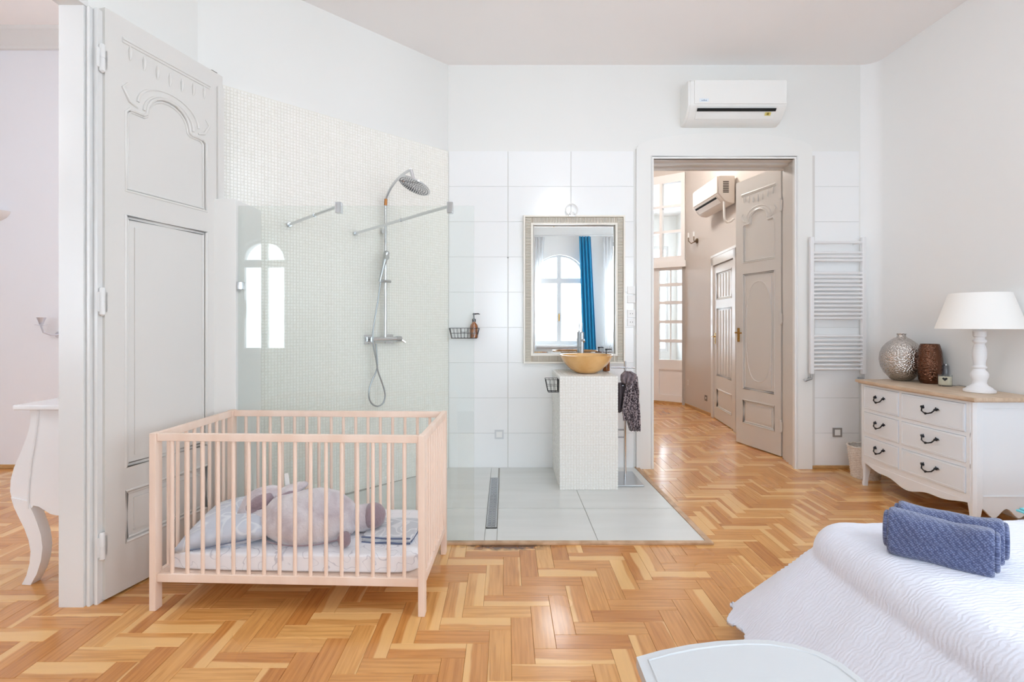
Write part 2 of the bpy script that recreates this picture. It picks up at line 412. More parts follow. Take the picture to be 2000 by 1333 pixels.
def pscore(q):
    x, y, r = q
    u = 988+990*x/y if y > .2 else -9; v = 632+1287/y if y > .2 else 9999
    if not (-20 < u < 2020 and v < 1350): return 1e9
    if x > .95+.0 and y < 2.05: return 1e8+y
    if u > 1240 and v > 1290: return 1e8
    if u < 195 and u > 118: return 1e8
    return y
planks.sort(key=pscore)
near, far = planks[:298], planks[298:]
def pxf(q):
    x, y, r = q
    return (Vector((x, y, random.uniform(-.0004, 0))), (random.uniform(-.0015,.0015), random.uniform(-.0015,.0015), r*PI/2+(PI if random.random() < .5 else 0)))
from mathutils import Euler
for q in near:
    l, r = pxf(q); o = bpy.data.objects.new('plank', pm); C.objects.link(o); o.parent = floor; o.location = l; o.rotation_euler = r
V = []; F = []; UV = []
for q in far:
    l, r = pxf(q); mt = Matrix.Translation(l) @ Euler(r).to_matrix().to_4x4(); k = len(V)
    V += [tuple(mt @ Vector(v)) for v in pmb.v]; F += [tuple(i+k for i in f) for f in pmb.f]; UV += [(v[0], v[1]) for v in pmb.v]
fm = bpy.data.meshes.new('parquet'); fm.from_pydata(V, [], F); fm.materials.append(floorm); uvs(fm, UV); fm.update()
fo = bpy.data.objects.new('parquet', fm); C.objects.link(fo); fo.parent = floor; fo['kind'] = 'stuff'
# shower floor: pale grey tiles in wood trim (set on the floor)
SY = 3.0
obj('tile_bed', MB().prism([[(-1.95, SY), (SHX(SY), SY), (SHX(BW), BW), (-.519, BW), (-1.9, 3.2)]], XY, -.0005, .004), fgrout, floor)
def ftile_(pts): obj('floor_tile', MB().prism([pts], XY, .004, .009), ftile, floor)
YJ = 3.535
gx = .003
ftile_([(-1.58, SY+.012), (-.13, SY+.012), (-.13, YJ-gx), (-1.45, YJ-gx), (-1.58, 3.4)])
ftile_([(-1.45, YJ+gx), (-.13, YJ+gx), (-.13, BW-.01), (-.50, BW-.01)])
ftile_([(-.127, 4.24), (-.067, 4.24), (-.067, BW-.01), (-.127, BW-.01)])
ftile_([(-.127, SY+.012), (-.055, SY+.012), (-.055, 3.185), (-.127, 3.185)])
ftile_([(-.052, SY+.012), (.545, SY+.012), (.545, YJ-gx), (-.052, YJ-gx)])
ftile_([(.549, SY+.012), (SHX(SY)-.002, SY+.012), (SHX(YJ)-.002, YJ-gx), (.549, YJ-gx)])
ftile_([(-.052, YJ+gx), (.545, YJ+gx), (.545, BW-.01), (-.052, BW-.01)])
ftile_([(.549, YJ+gx), (SHX(YJ)-.002, YJ+gx), (SHX(BW)-.002, BW-.01), (.549, BW-.01)])
trimw = M('worn_wood_strip', (206,172,140), .5, var=(12, (176,140,106)), stretch=(1, 1, 1))
obj('threshold_strip', MB().box((-1.5, SY-.032, -.002), (SHX(SY)+.035, SY+.008, .013), .004), trimw, floor)
ts = MB(); ts.prism([[(SHX(SY)+.0, SY-.0), (SHX(SY)+.036, SY-.03), (SHX(BW)+.036, BW-.0), (SHX(BW), BW)]], XY, -.002, .0125)
obj('threshold_strip', ts, trimw, floor)
# dark water stains are part of a plank's finish: small stained board ends by the strip
# drain
t = thing('floor_drain', 'long perforated steel drain channel set in the pale shower floor tiles', 'drain', (-.092, 3.20, .0045))
obj('channel', MB().box((-.034, 0, -.002), (.034, 1.03, .003)), M('drain_dark', (84,84,86), .5), t)
obj('frame', MB().box((-.034, 0, 0), (-.029, 1.03, .007)).box((.029, 0, 0), (.034, 1.03, .007)).box((-.034, 0, 0), (.034, .005, .007)).box((-.034, 1.025, 0), (.034, 1.03, .007)), chromed, t)
gr = MB()
for i in range(57):
    y = .012+i*.0177
    gr.box((-.027, y, .003), (.027, y+.008, .0062))
gr.box((-.0285, .005, .003), (-.022, 1.025, .0062)).box((.022, .005, .003), (.0285, 1.025, .0062)).box((-.003, .005, .003), (.003, 1.025, .0062))
obj('grate', gr, chrome, t)

# ------------------------------------------------------------------ doors
def rect(u0, v0, u1, v1): return [(u0,v0),(u1,v0),(u1,v1),(u0,v1)]
def arch_panel(u0, v0, u1, vs, va, n=10):
    """panel with shoulders and a raised round arch"""
    m = (u0+u1)/2; r = (u1-u0)*.27; lp = [(u0, v0), (u1, v0), (u1, vs-.02), (u1-.02, vs), (m+r+.015, vs), (m+r, vs+.012)]
    for i in range(n+1):
        a = PI*i/n; lp.append((m+r*math.cos(a), vs+.015+(va-vs-.015)*math.sin(a)))
    lp += [(m-r, vs+.012), (m-r-.015, vs), (u0+.02, vs), (u0, vs-.02)]
    return lp
def inset(lp, d):
    """shrink toward the centroid, about d"""
    cx = (min(p[0] for p in lp)+max(p[0] for p in lp))/2; cz = (min(p[1] for p in lp)+max(p[1] for p in lp))/2
    w_ = max(p[0] for p in lp)-min(p[0] for p in lp); h_ = max(p[1] for p in lp)-min(p[1] for p in lp)
    return [(cx+(p[0]-cx)*(1-2*d/w_), cz+(p[1]-cz)*(1-2*d/h_)) for p in lp]
def door_leaf(name, loc, rz, W, H, side, mat, u0=.085, u1=None, reeds=False, oval=True):
    t = thing(name, None, None, loc, rz, kind='structure')
    u1 = u1 or W-.115; T = .042
    y0, y1 = (0, T) if side < 0 else (-T, 0)
    ym = (y0+y1)/2
    pans = [arch_panel(u0, 1.945, u1, 2.35, 2.48), rect(u0, .60, u1, 1.825), rect(u0, .237, u1, .484)]
    if reeds: pans = [rect(u0, 1.62, u1, 1.98), rect(u0, .60, u1, 1.5), rect(u0, .17, u1, .42)]
    core = MB().box((.002, ym-.009, .012), (W-.002, ym+.009, H-.002))
    obj('panel_core', core, mat, t)
    fr = MB(); fr.prism([rect(0, .01, W, H)]+pans, XZ, y0, y1)
    obj('leaf_frame', fr, mat, t)
    for lp in pans:
        for s in (-1, 1):
            ys = y0 if s < 0 else y1
            mo = MB(); mo.tube([(a, ys-s*.004, b) for a, b in lp], .009, 8, True); mo.tube([(a, ys-s*.013, b) for a, b in inset(lp, .016)], .008, 8, True)
            if not reeds or s == side: obj('panel_moulding', mo, mat, t)
    ys = y0 if side < 0 else y1; s = side
    if not reeds:
        fd = MB()
        for k, d in ((1, .05), (2, .045)):
            fd.prism([inset(pans[k], d)], XZ, ym+s*.004, ym+s*.016)
        obj('raised_field', fd, mat, t)
        # carved frieze above the arch: drops, sprigs and a cornice strip
        m = (u0+u1)/2
        ca = MB(); ca.box((u0-.02, ys-.006, 2.655), (u1+.02, ys+.006, 2.685), .005).box((u0-.02, ys-.011 if s < 0 else ys, 2.667), (u1+.02, ys if s < 0 else ys+.011, 2.68), .004)
        obj('cornice_strip', ca, mat, t)
        cv = MB(); r0 = (u1-u0)*.27
        for k in range(7):
            u = u0+.02+(u1-u0-.04)*k/6; zt = 2.615-.03*math.sin(PI*k/6)+.03
            cv.tube([(u, ys, zt+.012), (u, ys+s*.004, zt-.01), (u, ys+s*.003, zt-.045), (u, ys, zt-.06)], [.003,.009,.007,.002], 8)
        for q in (-1, 1):
            for r, z0 in ((r0+.018, 2.37), (r0+.05, 2.4)):
                cv.tube([(m+q*(r*math.cos(a)), ys+s*.001, z0+.115*math.sin(a)) for a in [PI/2*i/8 for i in range(9)]], [.008-.0006*i for i in range(9)], 8)
            cv.tube([(m+q*(r0+.05), ys, 2.37), (m+q*(r0+.09), ys+s*.003, 2.385), (m+q*(r0+.125), ys, 2.44), (m+q*(r0+.1), ys, 2.47)], [.006,.009,.008,.004], 8)
        obj('carving', cv, mat, t)
        ov = MB(); um = m
        lp = []
        for i in range(28):
            a = 2*PI*i/28; lp.append((um+(u1-u0)*.40*math.copysign(abs(math.cos(a))**.8, math.cos(a)), 1.215+.52*math.copysign(abs(math.sin(a))**.7, math.sin(a))))
        ov.tube([(a, ym+s*.015, b) for a, b in lp], .006, 8, True)
        if oval: obj('oval_moulding', ov, mat, t)
    else:
        rd = MB()
        for lp in pans[:2]:
            a0_, b0_ = lp[0]; a1_, b1_ = lp[2]; n = 6
            for k in range(n): 
                u = a0_+.02+(a1_-a0_-.04)*k/(n-1); rd.tube([(u, ys-s*.012, b0_+.03), (u, ys-s*.012, b1_-.03)], .008, 6)
        obj('reeding', rd, mat, t)
    return t, y0, y1, ys
def lever(parent, u, ys, z, s, dirx, mat=brass):
    h = obj('door_handle', MB().box((u-.018, ys, z-.10), (u+.018, ys+s*.006, z+.05), .003), mat, parent)
    l = MB(); l.tube([(u, ys, z), (u, ys+s*.045, z), (u+dirx*.02, ys+s*.052, z), (u+dirx*.105, ys+s*.05, z-.003)], [.009,.009,.008,.007], 10)
    obj('lever', l, mat, h)
    obj('key_hole', MB().lathe([(.007,0),(.007,.003)], 12, (u, ys+s*.006, z-.07), axis='Y'), darkslot, h)
def hinge(parent, x, y, z, mat):
    h = MB(); h.lathe([(.004,-.066),(.012,-.058),(.012,-.002)], 14, (x, y, z)); h.lathe([(.012,.002),(.012,.06),(.009,.066)], 14, (x, y, z)); h.lathe([(.010,-.004),(.010,.004)], 12, (x,y,z))
    h.box((x-.024, y, z-.045), (x+.024, y+.004, z+.045))
    obj('hinge', h, mat, parent)
ang1 = math.atan2(.657, .174)
d1, y0, y1, ys = door_leaf('door_1', (-1.869, 2.363, 0), ang1, .688, 2.775, -1, doorm, u0=.10, u1=.575, oval=False)
obj('meeting_strip', MB().box((.644, -.014, .02), (.69, .002, 2.70), .006), doorm, d1)
obj('top_bolt', MB().box((.62, .01, 2.775), (.66, .03, 2.785)), M('dark_bolt', (70,64,56), .5, .6), d1)
hj = thing('trim_2', None, None, (0,0,0), kind='structure')
for z in (2.53, 1.40, .264):
    hinge(d1, -.012, -.0, z, gloss)
# jamb mouldings of the left opening
jm = MB(); jm.prism([[(-2.045,2.318),(-1.932,2.318),(-1.932,2.332),(-1.921,2.332),(-1.921,2.324),(-1.909,2.324),(-1.909,2.345),(-1.898,2.345),(-1.898,2.338),(-1.884,2.338),(-1.884,2.44),(-2.045,2.44)]], XY, 0, 2.757)
obj('jamb', jm, gloss, hj)
lt = MB(); lt.box((-2.045,.36,2.757),(-1.925,2.335,2.795)); obj('head_casing', lt, gloss, hj)
struct('trim_3', MB().box((-2.05, .34, 0), (-1.92, .4, 2.757)), gloss)
ang2 = math.atan2(.627, -.153)
d2, y0, y1, ys = door_leaf('door_2', (2.668, 4.914, 0), ang2, .645, 2.83, 1, doorm, u0=.085, u1=.535)
lever(d2, .60, ys, 1.20, 1, -1)
for z in (2.45, 1.35, .3): hinge(d2, 0, .004, z, doorm)
# door 3: in the hallway right wall (reeded), local x runs away from the camera
p0 = Vector((2.762, 6.10)); p1 = Vector((2.868, 6.96)); dv = p1-p0
ang3 = math.atan2(dv.y, dv.x)
d3, y0, y1, ys = door_leaf('door_3', (p0.x-.008, p0.y, 0), ang3, dv.length, 2.08, 1, doorm, u0=.12, u1=dv.length-.12, reeds=True)
lever(d3, dv.length-.06, ys, 1.12, 1, -1)
# casing of door 3 (trim on hall wall)
t4 = MB()
for (u0_, u1_, z0, z1) in ((-.09, 0, 0, 2.2), (dv.length, dv.length+.09, 0, 2.2), (-.09, dv.length+.09, 2.09, 2.2), (-.11, dv.length+.11, 2.2, 2.235)):
    t4.box((u0_, -.02, z0), (u1_, .028, z1), .004)
o = struct('trim_4', t4, doorm, loc=(p0.x, p0.y, 0), rot=(0, 0, ang3))
# casing around the back doorway
tr = thing('trim_5', None, None, (0, 0, 0), kind='structure')
cs = MB(); cs.prism([[(1.165,0),(1.318,0),(1.318,2.77),(2.575,2.77),(2.575,0),(2.733,0),(2.733,2.86)]+[(1.95+.783*math.cos(PI*i/16)*1.0, 2.86+.14*math.sin(PI*i/16)) for i in range(1, 16)]+[(1.165,2.86)]], XZ, BW-.03, BW+.002)
obj('casing', cs, M('casing_white', (238,238,235), .3), tr)
c2 = MB(); c2.tube([(1.30, BW-.03, 0), (1.30, BW-.03, 2.79), (2.595, BW-.03, 2.79), (2.595, BW-.03, 0)], .007, 8)
obj('casing_bead', c2, gloss, tr)
jb = MB()   # stepped right reveal and head
jb.prism([[(2.575,BW-.02),(2.60,BW-.0),(2.60,BW+.06),(2.615,BW+.07),(2.615,BW+.14),(2.635,BW+.15),(2.635,BW+.22),(2.655,BW+.235),(2.655,BW+.30),(2.675,BW+.31),(2.675,BW+.352),(2.76,BW+.352),(2.76,BW-.02)]], XY, 0, 2.8)
obj('reveal', jb, doorm, tr)
hd = MB(); hd.prism([[(BW-.02,2.77),(BW+.05,2.77),(BW+.06,2.783),(BW+.13,2.783),(BW+.14,2.77),(BW+.2,2.77),(BW+.22,2.79),(BW+.29,2.79),(BW+.30,2.775),(BW+.352,2.775),(BW+.352,2.84),(BW-.02,2.84)]], YZ, 1.318, 2.68)
obj('head_reveal', hd, doorm, tr)
obj('strike_plate', MB().box((1.316, BW+.06, .78), (1.322, BW+.09, .88)), brass, tr)
obj('inner_stop', MB().box((1.29, BW, 0), (1.322, BW+.352, 2.8)), doorm, tr)

# glazed door and top light at the end of the hallway (door_4)
d4 = thing('door_4', None, None, (0,0,0), kind='structure')
frm = M('hall_white_paint', (242,240,239), .35)
# u is measured from the right corner leftward along the oblique end wall
def epx(xp):   # pixel column to u
    r = (xp-988)/990; return (r*E0.y-E0.x)/(eu.x-r*eu.y)
uR, uM0, uM1 = epx(1338), epx(1293), epx(1289)
fr = MB()
ZT, ZB = 3.63, 2.33
rowsT = [(2.38, 2.76), (2.80, 3.17), (3.21, 3.57)]
colsT = [(epx(1331), epx(1294)), (epx(1289), epx(1289)+.42), (epx(1289)+.47, epx(1289)+.88)]
holes = [rect(a, z0, b, z1) for a, b in colsT for z0, z1 in rowsT]
fr.prism([rect(.0, 2.28, 1.75, 3.7)]+holes, ep, -.07, .03)
obj('toplight_frame', fr, frm, d4)
pn = [rect(a, z0, b, z1) for a, b in colsT for z0, z1 in rowsT]
for lp in pn: obj('pane', MB().prism([inset(lp, -.006)], ep, -.025, -.021), glassW, d4)
obj('transom', MB().prism([rect(-.02, 2.2, 1.75, 2.3)], ep, -.08, .055), frm, d4)
uc = epx(1332); ud = epx(1287)
sY = [(1.98, 2.19), (1.69, 1.93), (1.38, 1.64), (1.07, 1.33), (.74, 1.02)]
sY = [(z0-.03, z1-.03) for z0, z1 in sY]
cD = [(uc, ud), (ud+.2, ud+.62)]
holes = [rect(a, z0, b, z1) for a, b in cD for z0, z1 in sY]
fr = MB(); fr.prism([rect(.0, .01, ud+.09, 2.2)]+holes[:5]+[rect(uc, .14, ud, .55)], ep, -.06, .0)
obj('leaf_frame', fr, frm, d4)
obj('kick_panel', MB().prism([rect(uc-.01, .13, ud+.01, .56)], ep, -.045, -.02), frm, d4)
fr = MB(); fr.prism([rect(ud+.095, .01, ud+.78, 2.2)]+holes[5:], ep, -.06, .0)
obj('leaf_frame', fr, frm, d4)
for lp in holes: obj('pane', MB().prism([inset(lp, -.006)], ep, -.032, -.028), glassW, d4)
obj('mullion', MB().prism([rect((uc+ud)/2-.006, .71, (uc+ud)/2+.006, 2.16)], ep, -.045, -.01), frm, d4)

# ------------------------------------------------------------------ windows behind the camera and far rooms
def window(n, cx, hw):
    t = thing('window_%d' % n, None, None, (cx, FY-.14, 0), kind='structure')
    f = MB(); out = arch_loop(0, hw, .85, 2.2)
    f.prism([out]+[rect(-hw+.07, .93, -.045, 2.14), rect(.045, .93, hw-.07, 2.14)]+[[(-hw+.07, 2.25), (-.045, 2.25)]+[(-.045-(hw-.115)*math.sin(PI/2*i/8), 2.25+(hw-.12)*math.cos(PI/2*i/8)) for i in range(0, 8)]]+[[(hw-.07, 2.25)]+[(.045+(hw-.115)*math.cos(PI/2*i/8), 2.25+(hw-.12)*math.sin(PI/2*i/8)) for i in range(1, 9)]+[(.045, 2.25)]], XZ, -.03, .03)
    obj('window_frame', f, gloss, t)
    obj('glass', MB().prism([inset(out, .03)], XZ, -.003, .001), glassW, t)
    obj('sill', MB().box((-hw-.08, -.0, .80), (hw+.08, .22, .845), .006), gloss, t)
    obj('handle', MB().box((-.012, .03, 1.35), (.012, .045, 1.5), .003), brass, t)
for k, (cx, hw) in enumerate(WINS): window(k+1, cx, hw)
def big_window(n, loc, rz, w_, h_):
    t = thing('window_%d' % n, None, None, loc, rz, kind='structure')
    f = MB(); hs = [rect(-w_/2+.06+i*(w_-.06)/3, .08, -w_/2+(i+1)*(w_-.06)/3, h_-.08) for i in range(3)]
    f.prism([rect(-w_/2, 0, w_/2, h_)]+hs, XZ, -.03, .03); obj('window_frame', f, gloss, t)
    obj('glass', MB().box((-w_/2, -.003, 0), (w_/2, .003, h_)), glassW, t)
big_window(6, (2.3, 12.55, .6), 0, 3.4, 2.6)
for k, (a, b) in enumerate(ADDED_RWINS): big_window(8+k, (RX+.12, (a+b)/2, 1.12), PI/2, b-a, 1.73)  # added openings out of view, letting extra sky light in from the right

# curtains at the facade, seen in the mirror
def curtain(name, label, cat, x0, x1, z0, z1, y, mat, folds, amp, x0b=None, x1b=None):
    x0b = x0 if x0b is None else x0b; x1b = x1 if x1b is None else x1b
    V = []; F = []; n = folds*10; m = 12
    for j in range(m+1):
        f = j/m; z = z1+(z0-z1)*f; a = x0+(x0b-x0)*f; b = x1+(x1b-x1)*f
        for i in range(n+1):
            u = i/n; V.append((a+(b-a)*u, y+amp*math.sin(2*PI*folds*u+.5*math.sin(3*f+u*5))*(1-.2*f), z))
    for j in range(m):
        for i in range(n): k = j*(n+1)+i; F.append((k, k+1, k+n+2, k+n+1))
    mb = MB(); mb.v = V; mb.f = F
    t = thing(name, label, cat, ((x0+x1)/2, y, z0))
    o = obj('curtain_cloth', mb.xf(Matrix.Translation((-(x0+x1)/2, -y, -z0))), mat, t, smooth=80)
    md = o.modifiers.new('t', 'SOLIDIFY'); md.thickness = .003
    return t
teal = M('teal_curtain_fabric', (0,140,186), .8, sheen=.2)
sheer = bpy.data.materials.new('sheer_fabric'); sheer.use_nodes = True
_b = sheer.node_tree.nodes['Principled BSDF']; _b.inputs['Base Color'].default_value = lin((245,245,245)); _b.inputs['Roughness'].default_value = .9; _b.inputs['Alpha'].default_value = .55
_n = sheer.node_tree
_tl = _n.nodes.new('ShaderNodeBsdfTranslucent'); _tl.inputs[0].default_value = lin((245,245,245)); _mx = _n.nodes.new('ShaderNodeMixShader'); _mx.inputs[0].default_value = .35
_n.links.new(_b.outputs[0], _mx.inputs[1]); _n.links.new(_tl.outputs[0], _mx.inputs[2]); _n.links.new(_mx.outputs[0], _n.nodes['Material Output'].inputs[0])
curtain('teal_curtain', 'long teal curtain beside the arched window, seen in the mirror', 'curtain', 1.50, 1.74, .5, 3.08, FY+.17, teal, 4, .035, 1.58, 1.86)
curtain('sheer_curtain', 'white sheer curtain drawn aside left of the arched window, seen in the mirror', 'curtain', .36, .80, .5, 3.08, FY+.12, sheer, 7, .03, .36, .60)
curtain('sheer_curtain', 'white sheer curtain right of the teal curtain, seen in the mirror', 'curtain', 2.0, 2.35, .5, 3.08, FY+.12, sheer, 5, .03, 2.02, 2.2)
t = thing('curtain_rail', 'white curtain rail above the windows, seen in the mirror', 'curtain rail', (1.4, FY+.13, 3.11))
obj('rail', MB().tube([(-1.2,0,0),(1.4,0,0)], .012, 10), gloss, t)
for x in (-1.0, .3, 1.25): obj('bracket', MB().box((x-.01, -.13, -.012), (x+.01, 0, .012)), gloss, t)

# ------------------------------------------------------------------ added fill globes, out of view, brightening the rooms
def globe(label, loc, top, r, L, col):
    m = M('opal_glow_%d' % int(L), col, .4, emit=L)
    t = thing('pendant_lamp', label, 'lamp', (loc[0], loc[1], loc[2]))
    obj('globe', MB().lathe([(r*math.sin(PI*i/16)+.001, -r*math.cos(PI*i/16)) for i in range(17)], 32, cap=False), m, t, smooth=60)
    obj('rod', MB().tube([(0,0,r+.001),(0,0,top-loc[2]-.03)], .008, 10), brass, t)
    obj('canopy', MB().lathe([(.06,top-loc[2]-.03),(.06,top-loc[2]-.001)], 24), brass, t)
globe('white opal globe pendant hanging from the bedroom ceiling', (.7, 1.9, 2.95), CZ, .2, 9, (248,251,255))
globe('white opal globe pendant hanging from the side room ceiling', (-3.3, 1.5, 2.6), 3.9, .2, 17, (247,250,255))
globe('white opal globe pendant hanging from the hallway ceiling', (1.75, 6.6, 3.55), HALLZ, .16, 34, (255,250,245))

# ------------------------------------------------------------------ shower
GY = 2.993
t = thing('shower_screen', 'clear frameless glass shower screen standing on the tiled floor behind the crib', 'shower screen', (-.187, GY, .009))
gl = MB().box((-1.392, -.004, 0), (0, .004, 1.985), .0015)
obj('glass_pane', gl, glassS, t)
def wallpt(xp, z):
    r = (xp-988)/990; u = (r*A.y-A.x)/(dd.x-r*dd.y); return A+dd*u
for xp, gxp in ((563, -.985), (692, -.328)):
    W0 = wallpt(xp, 2.0); w0 = Vector((W0.x+.187, W0.y-GY, 1.985)); g0 = Vector((gxp+.187, .0, 1.985))
    d = (g0-w0); L_ = d.length; d.normalize()
    b = obj('support_bar', MB().tube([w0+Vector((nn.x, nn.y, 0))*.006, g0], .010, 12), chrome, t)
    obj('wall_flange', MB().tube([w0, w0+d*.03], .017, 16), chrome, b)
    obj('joint_ring', MB().tube([w0+d*L_*.55, w0+d*(L_*.55+.012)], .0125, 16), chrome, b)
    obj('glass_clamp', MB().box((g0.x-.018, -.022, 1.94), (g0.x+.018, .022, 2.005), .004), chrome, b)
obj('wall_clamp', MB().box((-1.394, -.02, 1.49), (-1.36, .02, 1.535), .003), chrome, t)

# shower set; local frame: origin on the mosaic wall behind the riser
SU = ((751-988)/990*A.y-A.x)/(dd.x-(751-988)/990*dd.y)
def S(u, t, z): return diag(SU-.03+u, t+.0045, z)
def Y_at(u, t): q = S(u, t, 0); return q.y
t = thing('shower_set', 'chrome riser shower with round rain head, hand shower and hanging hose on the mosaic wall', 'shower', tuple(S(0, 0, 0)))
off = -S(0, 0, 0)
def sp(u, tt, z): return S(u, tt, z)+off
def zpx(y, u=0, tt=.05): return Z_(y, Y_at(u, tt))
zb, zt = zpx(662), zpx(402)
riser = obj('riser_pipe', MB().tube([sp(.0,.06,zb), sp(0,.06,zt)], .011, 12), chrome, t)
obj('wall_bracket', MB().tube([sp(0,.0,zpx(452)), sp(0,.06,zpx(452))], .009, 10).box(sp(0,.045,zpx(452))-Vector((.016,.016,.018)), sp(0,.045,zpx(452))+Vector((.016,.016,.018))), chrome, riser)
obj('copper_ring', MB().tube([sp(0,.062,zt), sp(.0,.068,zt+.05)], .0125, 12), M('copper_ring', (176,120,72), .35, .9), t)
arm = []
for i in range(13):
    a = i/12*PI/2; arm.append(sp(0, .068+.36*(1-math.cos(a))*.55+.36*.45*(i/12)*1.0, zt+.05+.155*math.sin(a)))
arm.append(sp(0, .42, zt+.207)); 
obj('shower_arm', MB().tube(arm, .0105, 12), chrome, t)
hc = sp(.0, .425, zt+.165)
hp = Vector((X_(809, S(0,.425,0).y), S(0,.425,0).y, Z_(363, S(0,.425,0).y)))+off
hd_ = MB(); hd_.lathe([(.012,.045),(.016,.02),(.04,.012),(.122,.008),(.127,.003),(.127,-.003),(.122,-.006)], 48)
nd = Vector((-.37, -.20, -.91)).normalized()
rotm = Vector((0,0,-1)).rotation_difference(nd).to_matrix().to_4x4()
obj('rain_head', hd_.xf(Matrix.Translation(hp) @ rotm), chrome, t)
nz = MB()
for k, nq in ((1,8),(2,14),(3,20),(4,28),(5,34),(6,40)):
    for i in range(nq):
        a = 2*PI*i/nq; nz.lathe([(.0028,-.006),(.0022,-.010)], 5, (k*.0185*math.cos(a), k*.0185*math.sin(a), 0))
nzo = obj('nozzles', nz.xf(Matrix.Translation(hp) @ rotm), M('nozzle_rubber', (120,122,124), .6), t); nzo['kind'] = 'stuff'
obj('arm_joint', MB().tube([arm[-1], hp+Vector((0,0,.03))], .013, 12), chrome, t)
# mixer bar
mz = zpx(663)
mx_ = obj('mixer_body', MB().tube([sp(-.115,.055,mz), sp(.10,.055,mz)], .021, 16), chrome, t)
obj('wall_plate', MB().prism([[(-.155,mz-.036),(-.085,mz-.036),(-.085,mz+.036),(-.155,mz+.036)]], lambda a, b, c: sp(a, c, b), .0, .012), chrome, mx_)
obj('wall_plate', MB().prism([[(.03,mz-.036),(.10,mz-.036),(.10,mz+.036),(.03,mz+.036)]], lambda a, b, c: sp(a, c, b), .0, .012), chrome, mx_)
obj('temperature_knob', MB().tube([sp(.10,.055,mz), sp(.145,.055,mz)], .024, 16), chromed, mx_)
obj('lever', MB().tube([sp(.135,.06,mz), sp(.17,.085,mz-.03)], .008, 8), chrome, mx_)
# hand shower and slider
def q3(xp, yp, tt=.09):
    r = (xp-988)/990; ob = A+nn*(tt+.0045); u = (r*ob.y-ob.x)/(dd.x-r*dd.y); P_ = ob+dd*u; return Vector((P_.x, P_.y, Z_(yp, P_.y)))+off
sz_ = zpx(550)
hs0, hs1 = q3(742, 549, .115), q3(756, 491, .13)
obj('slider', MB().tube([sp(.045,.06,sz_), sp(-.045,.08,sz_)], .012, 10).tube([sp(-.03,.07,sz_), hs0], .012, 10), chromed, t)
d = (hs1-hs0)
hsb = obj('hand_shower', MB().tube([hs0, hs0+d*.5, hs0+d*.62, hs0+d*.95, hs1], [.010,.012,.018,.024,.014], 12), chromed, t)
obj('spray_face', MB().tube([hs0+d*.8-Vector((0,.0,0)), hs0+d*.8+Vector((nn.x,nn.y,-.2))*.022], .020, 12), M('spray_face', (176,178,176), .4), hsb)
# hose
hp_ = [(743,552),(740,575),(736,600),(731,630),(728,655),(730,680),(735,705),(738,725),(744,742),(750,760),(752,775),(748,788),(738,794),(727,790),(721,778),(721,762),(726,745),(734,728),(737,715),(736,695),(734,672)]
pts = []
ctrl = [q3(*p, tt=.10-.0015*i) for i, p in enumerate(hp_)]
for i in range(len(ctrl)-1):
    a_, b_, c_, d_ = ctrl[max(i-1,0)], ctrl[i], ctrl[i+1], ctrl[min(i+2, len(ctrl)-1)]
    for k in range(5):
        s_ = k/5; pts.append(.5*((2*b_)+(c_-a_)*s_+(2*a_-5*b_+4*c_-d_)*s_*s_+(3*b_-a_-3*c_+d_)*s_**3))
pts.append(ctrl[-1])
obj('hose', MB().tube(pts, .0062, 8), M('hose_steel', (172,174,178), .3, .9), t)

# wire basket on back wall + soap bottle
def wire_basket(name, label, loc, rz, w_, dpt, h, nx, nyy, notch=False, flare=.85, group=None):
    t = thing(name, label, 'basket', loc, rz)
    a, b = w_/2, dpt; R = .0016; wr = MB()
    def rect3(f, z): x = a*f; y1 = b*f; return [(-x,0,z),(x,0,z),(x,-y1,z),(-x,-y1,z)]
    if notch:
        wr.tube([(-a,0,h),(a,0,h),(a,-b,h),(a*.22,-b,h),(a*.2,-b,h*.62),(-a*.2,-b,h*.62),(-a*.22,-b,h),(-a,-b,h)], R*1.4, 6, True)
    else: wr.tube(rect3(1, h), R*1.4, 6, True)
    obj('rim', wr, blackm, t)
    obj('base_ring', MB().tube(rect3(flare, 0), R*1.4, 6, True), blackm, t)
    g_ = MB()
    g_.tube(rect3((1+flare)/2, h*.5), R, 5, True)
    for i in range(nx+1):
        f = -1+2*i/nx; top = h*.62 if (notch and abs(f) < .22) else h
        g_.tube([(a*f,-b,top),(a*f*flare,-b*flare,0),(a*f*flare,0,0),(a*f,0,h)], R, 5)
    for i in range(nyy+1):
        y = -b*i/nyy; g_.tube([(-a,y,h),(-a*flare,y*flare,0),(a*flare,y*flare,0),(a,y,h)], R, 5)
    o = obj('wire_grid', g_, blackm, t)
    return t
def pump_bottle(label, loc, s=1.0, cat='bottle', rz=0):
    t = thing('soap_bottle', label, cat, loc, rz)
    obj('bottle_body', MB().lathe([(.028*s,0),(.031*s,.003*s),(.031*s,.085*s),(.028*s,.10*s),(.016*s,.115*s),(.012*s,.12*s),(.012*s,.128*s)], 28), M('amber_glass', (158,92,34), .08, coat=.5, var=(30, (116,60,18))), t)
    pt = obj('pump', MB().lathe([(.014*s,.126*s),(.014*s,.146*s),(.006*s,.150*s),(.004*s,.155*s),(.004*s,.178*s),(.009*s,.18*s),(.009*s,.19*s),(.004*s,.193*s)], 20), blackm, t)
    obj('spout', MB().tube([(0,0,.186*s),(.035*s,-.005*s,.188*s),(.046*s,-.006*s,.183*s)], [.0045*s,.004*s,.003*s], 8), blackm, pt)
    return t
by = BW-.011
bx = X_(907, BW-.05)
zb_ = Z_(661, BW-.06)
wire_basket('wire_basket', 'small black wire soap basket fixed to the white wall tiles beside the shower', (bx, by, zb_), 0, .262, .085, .088, 8, 3, True)
pump_bottle('brown soap bottle with black pump in the wall basket', (X_(925.5, BW-.06), by-.038, zb_+.0025), 1.14)

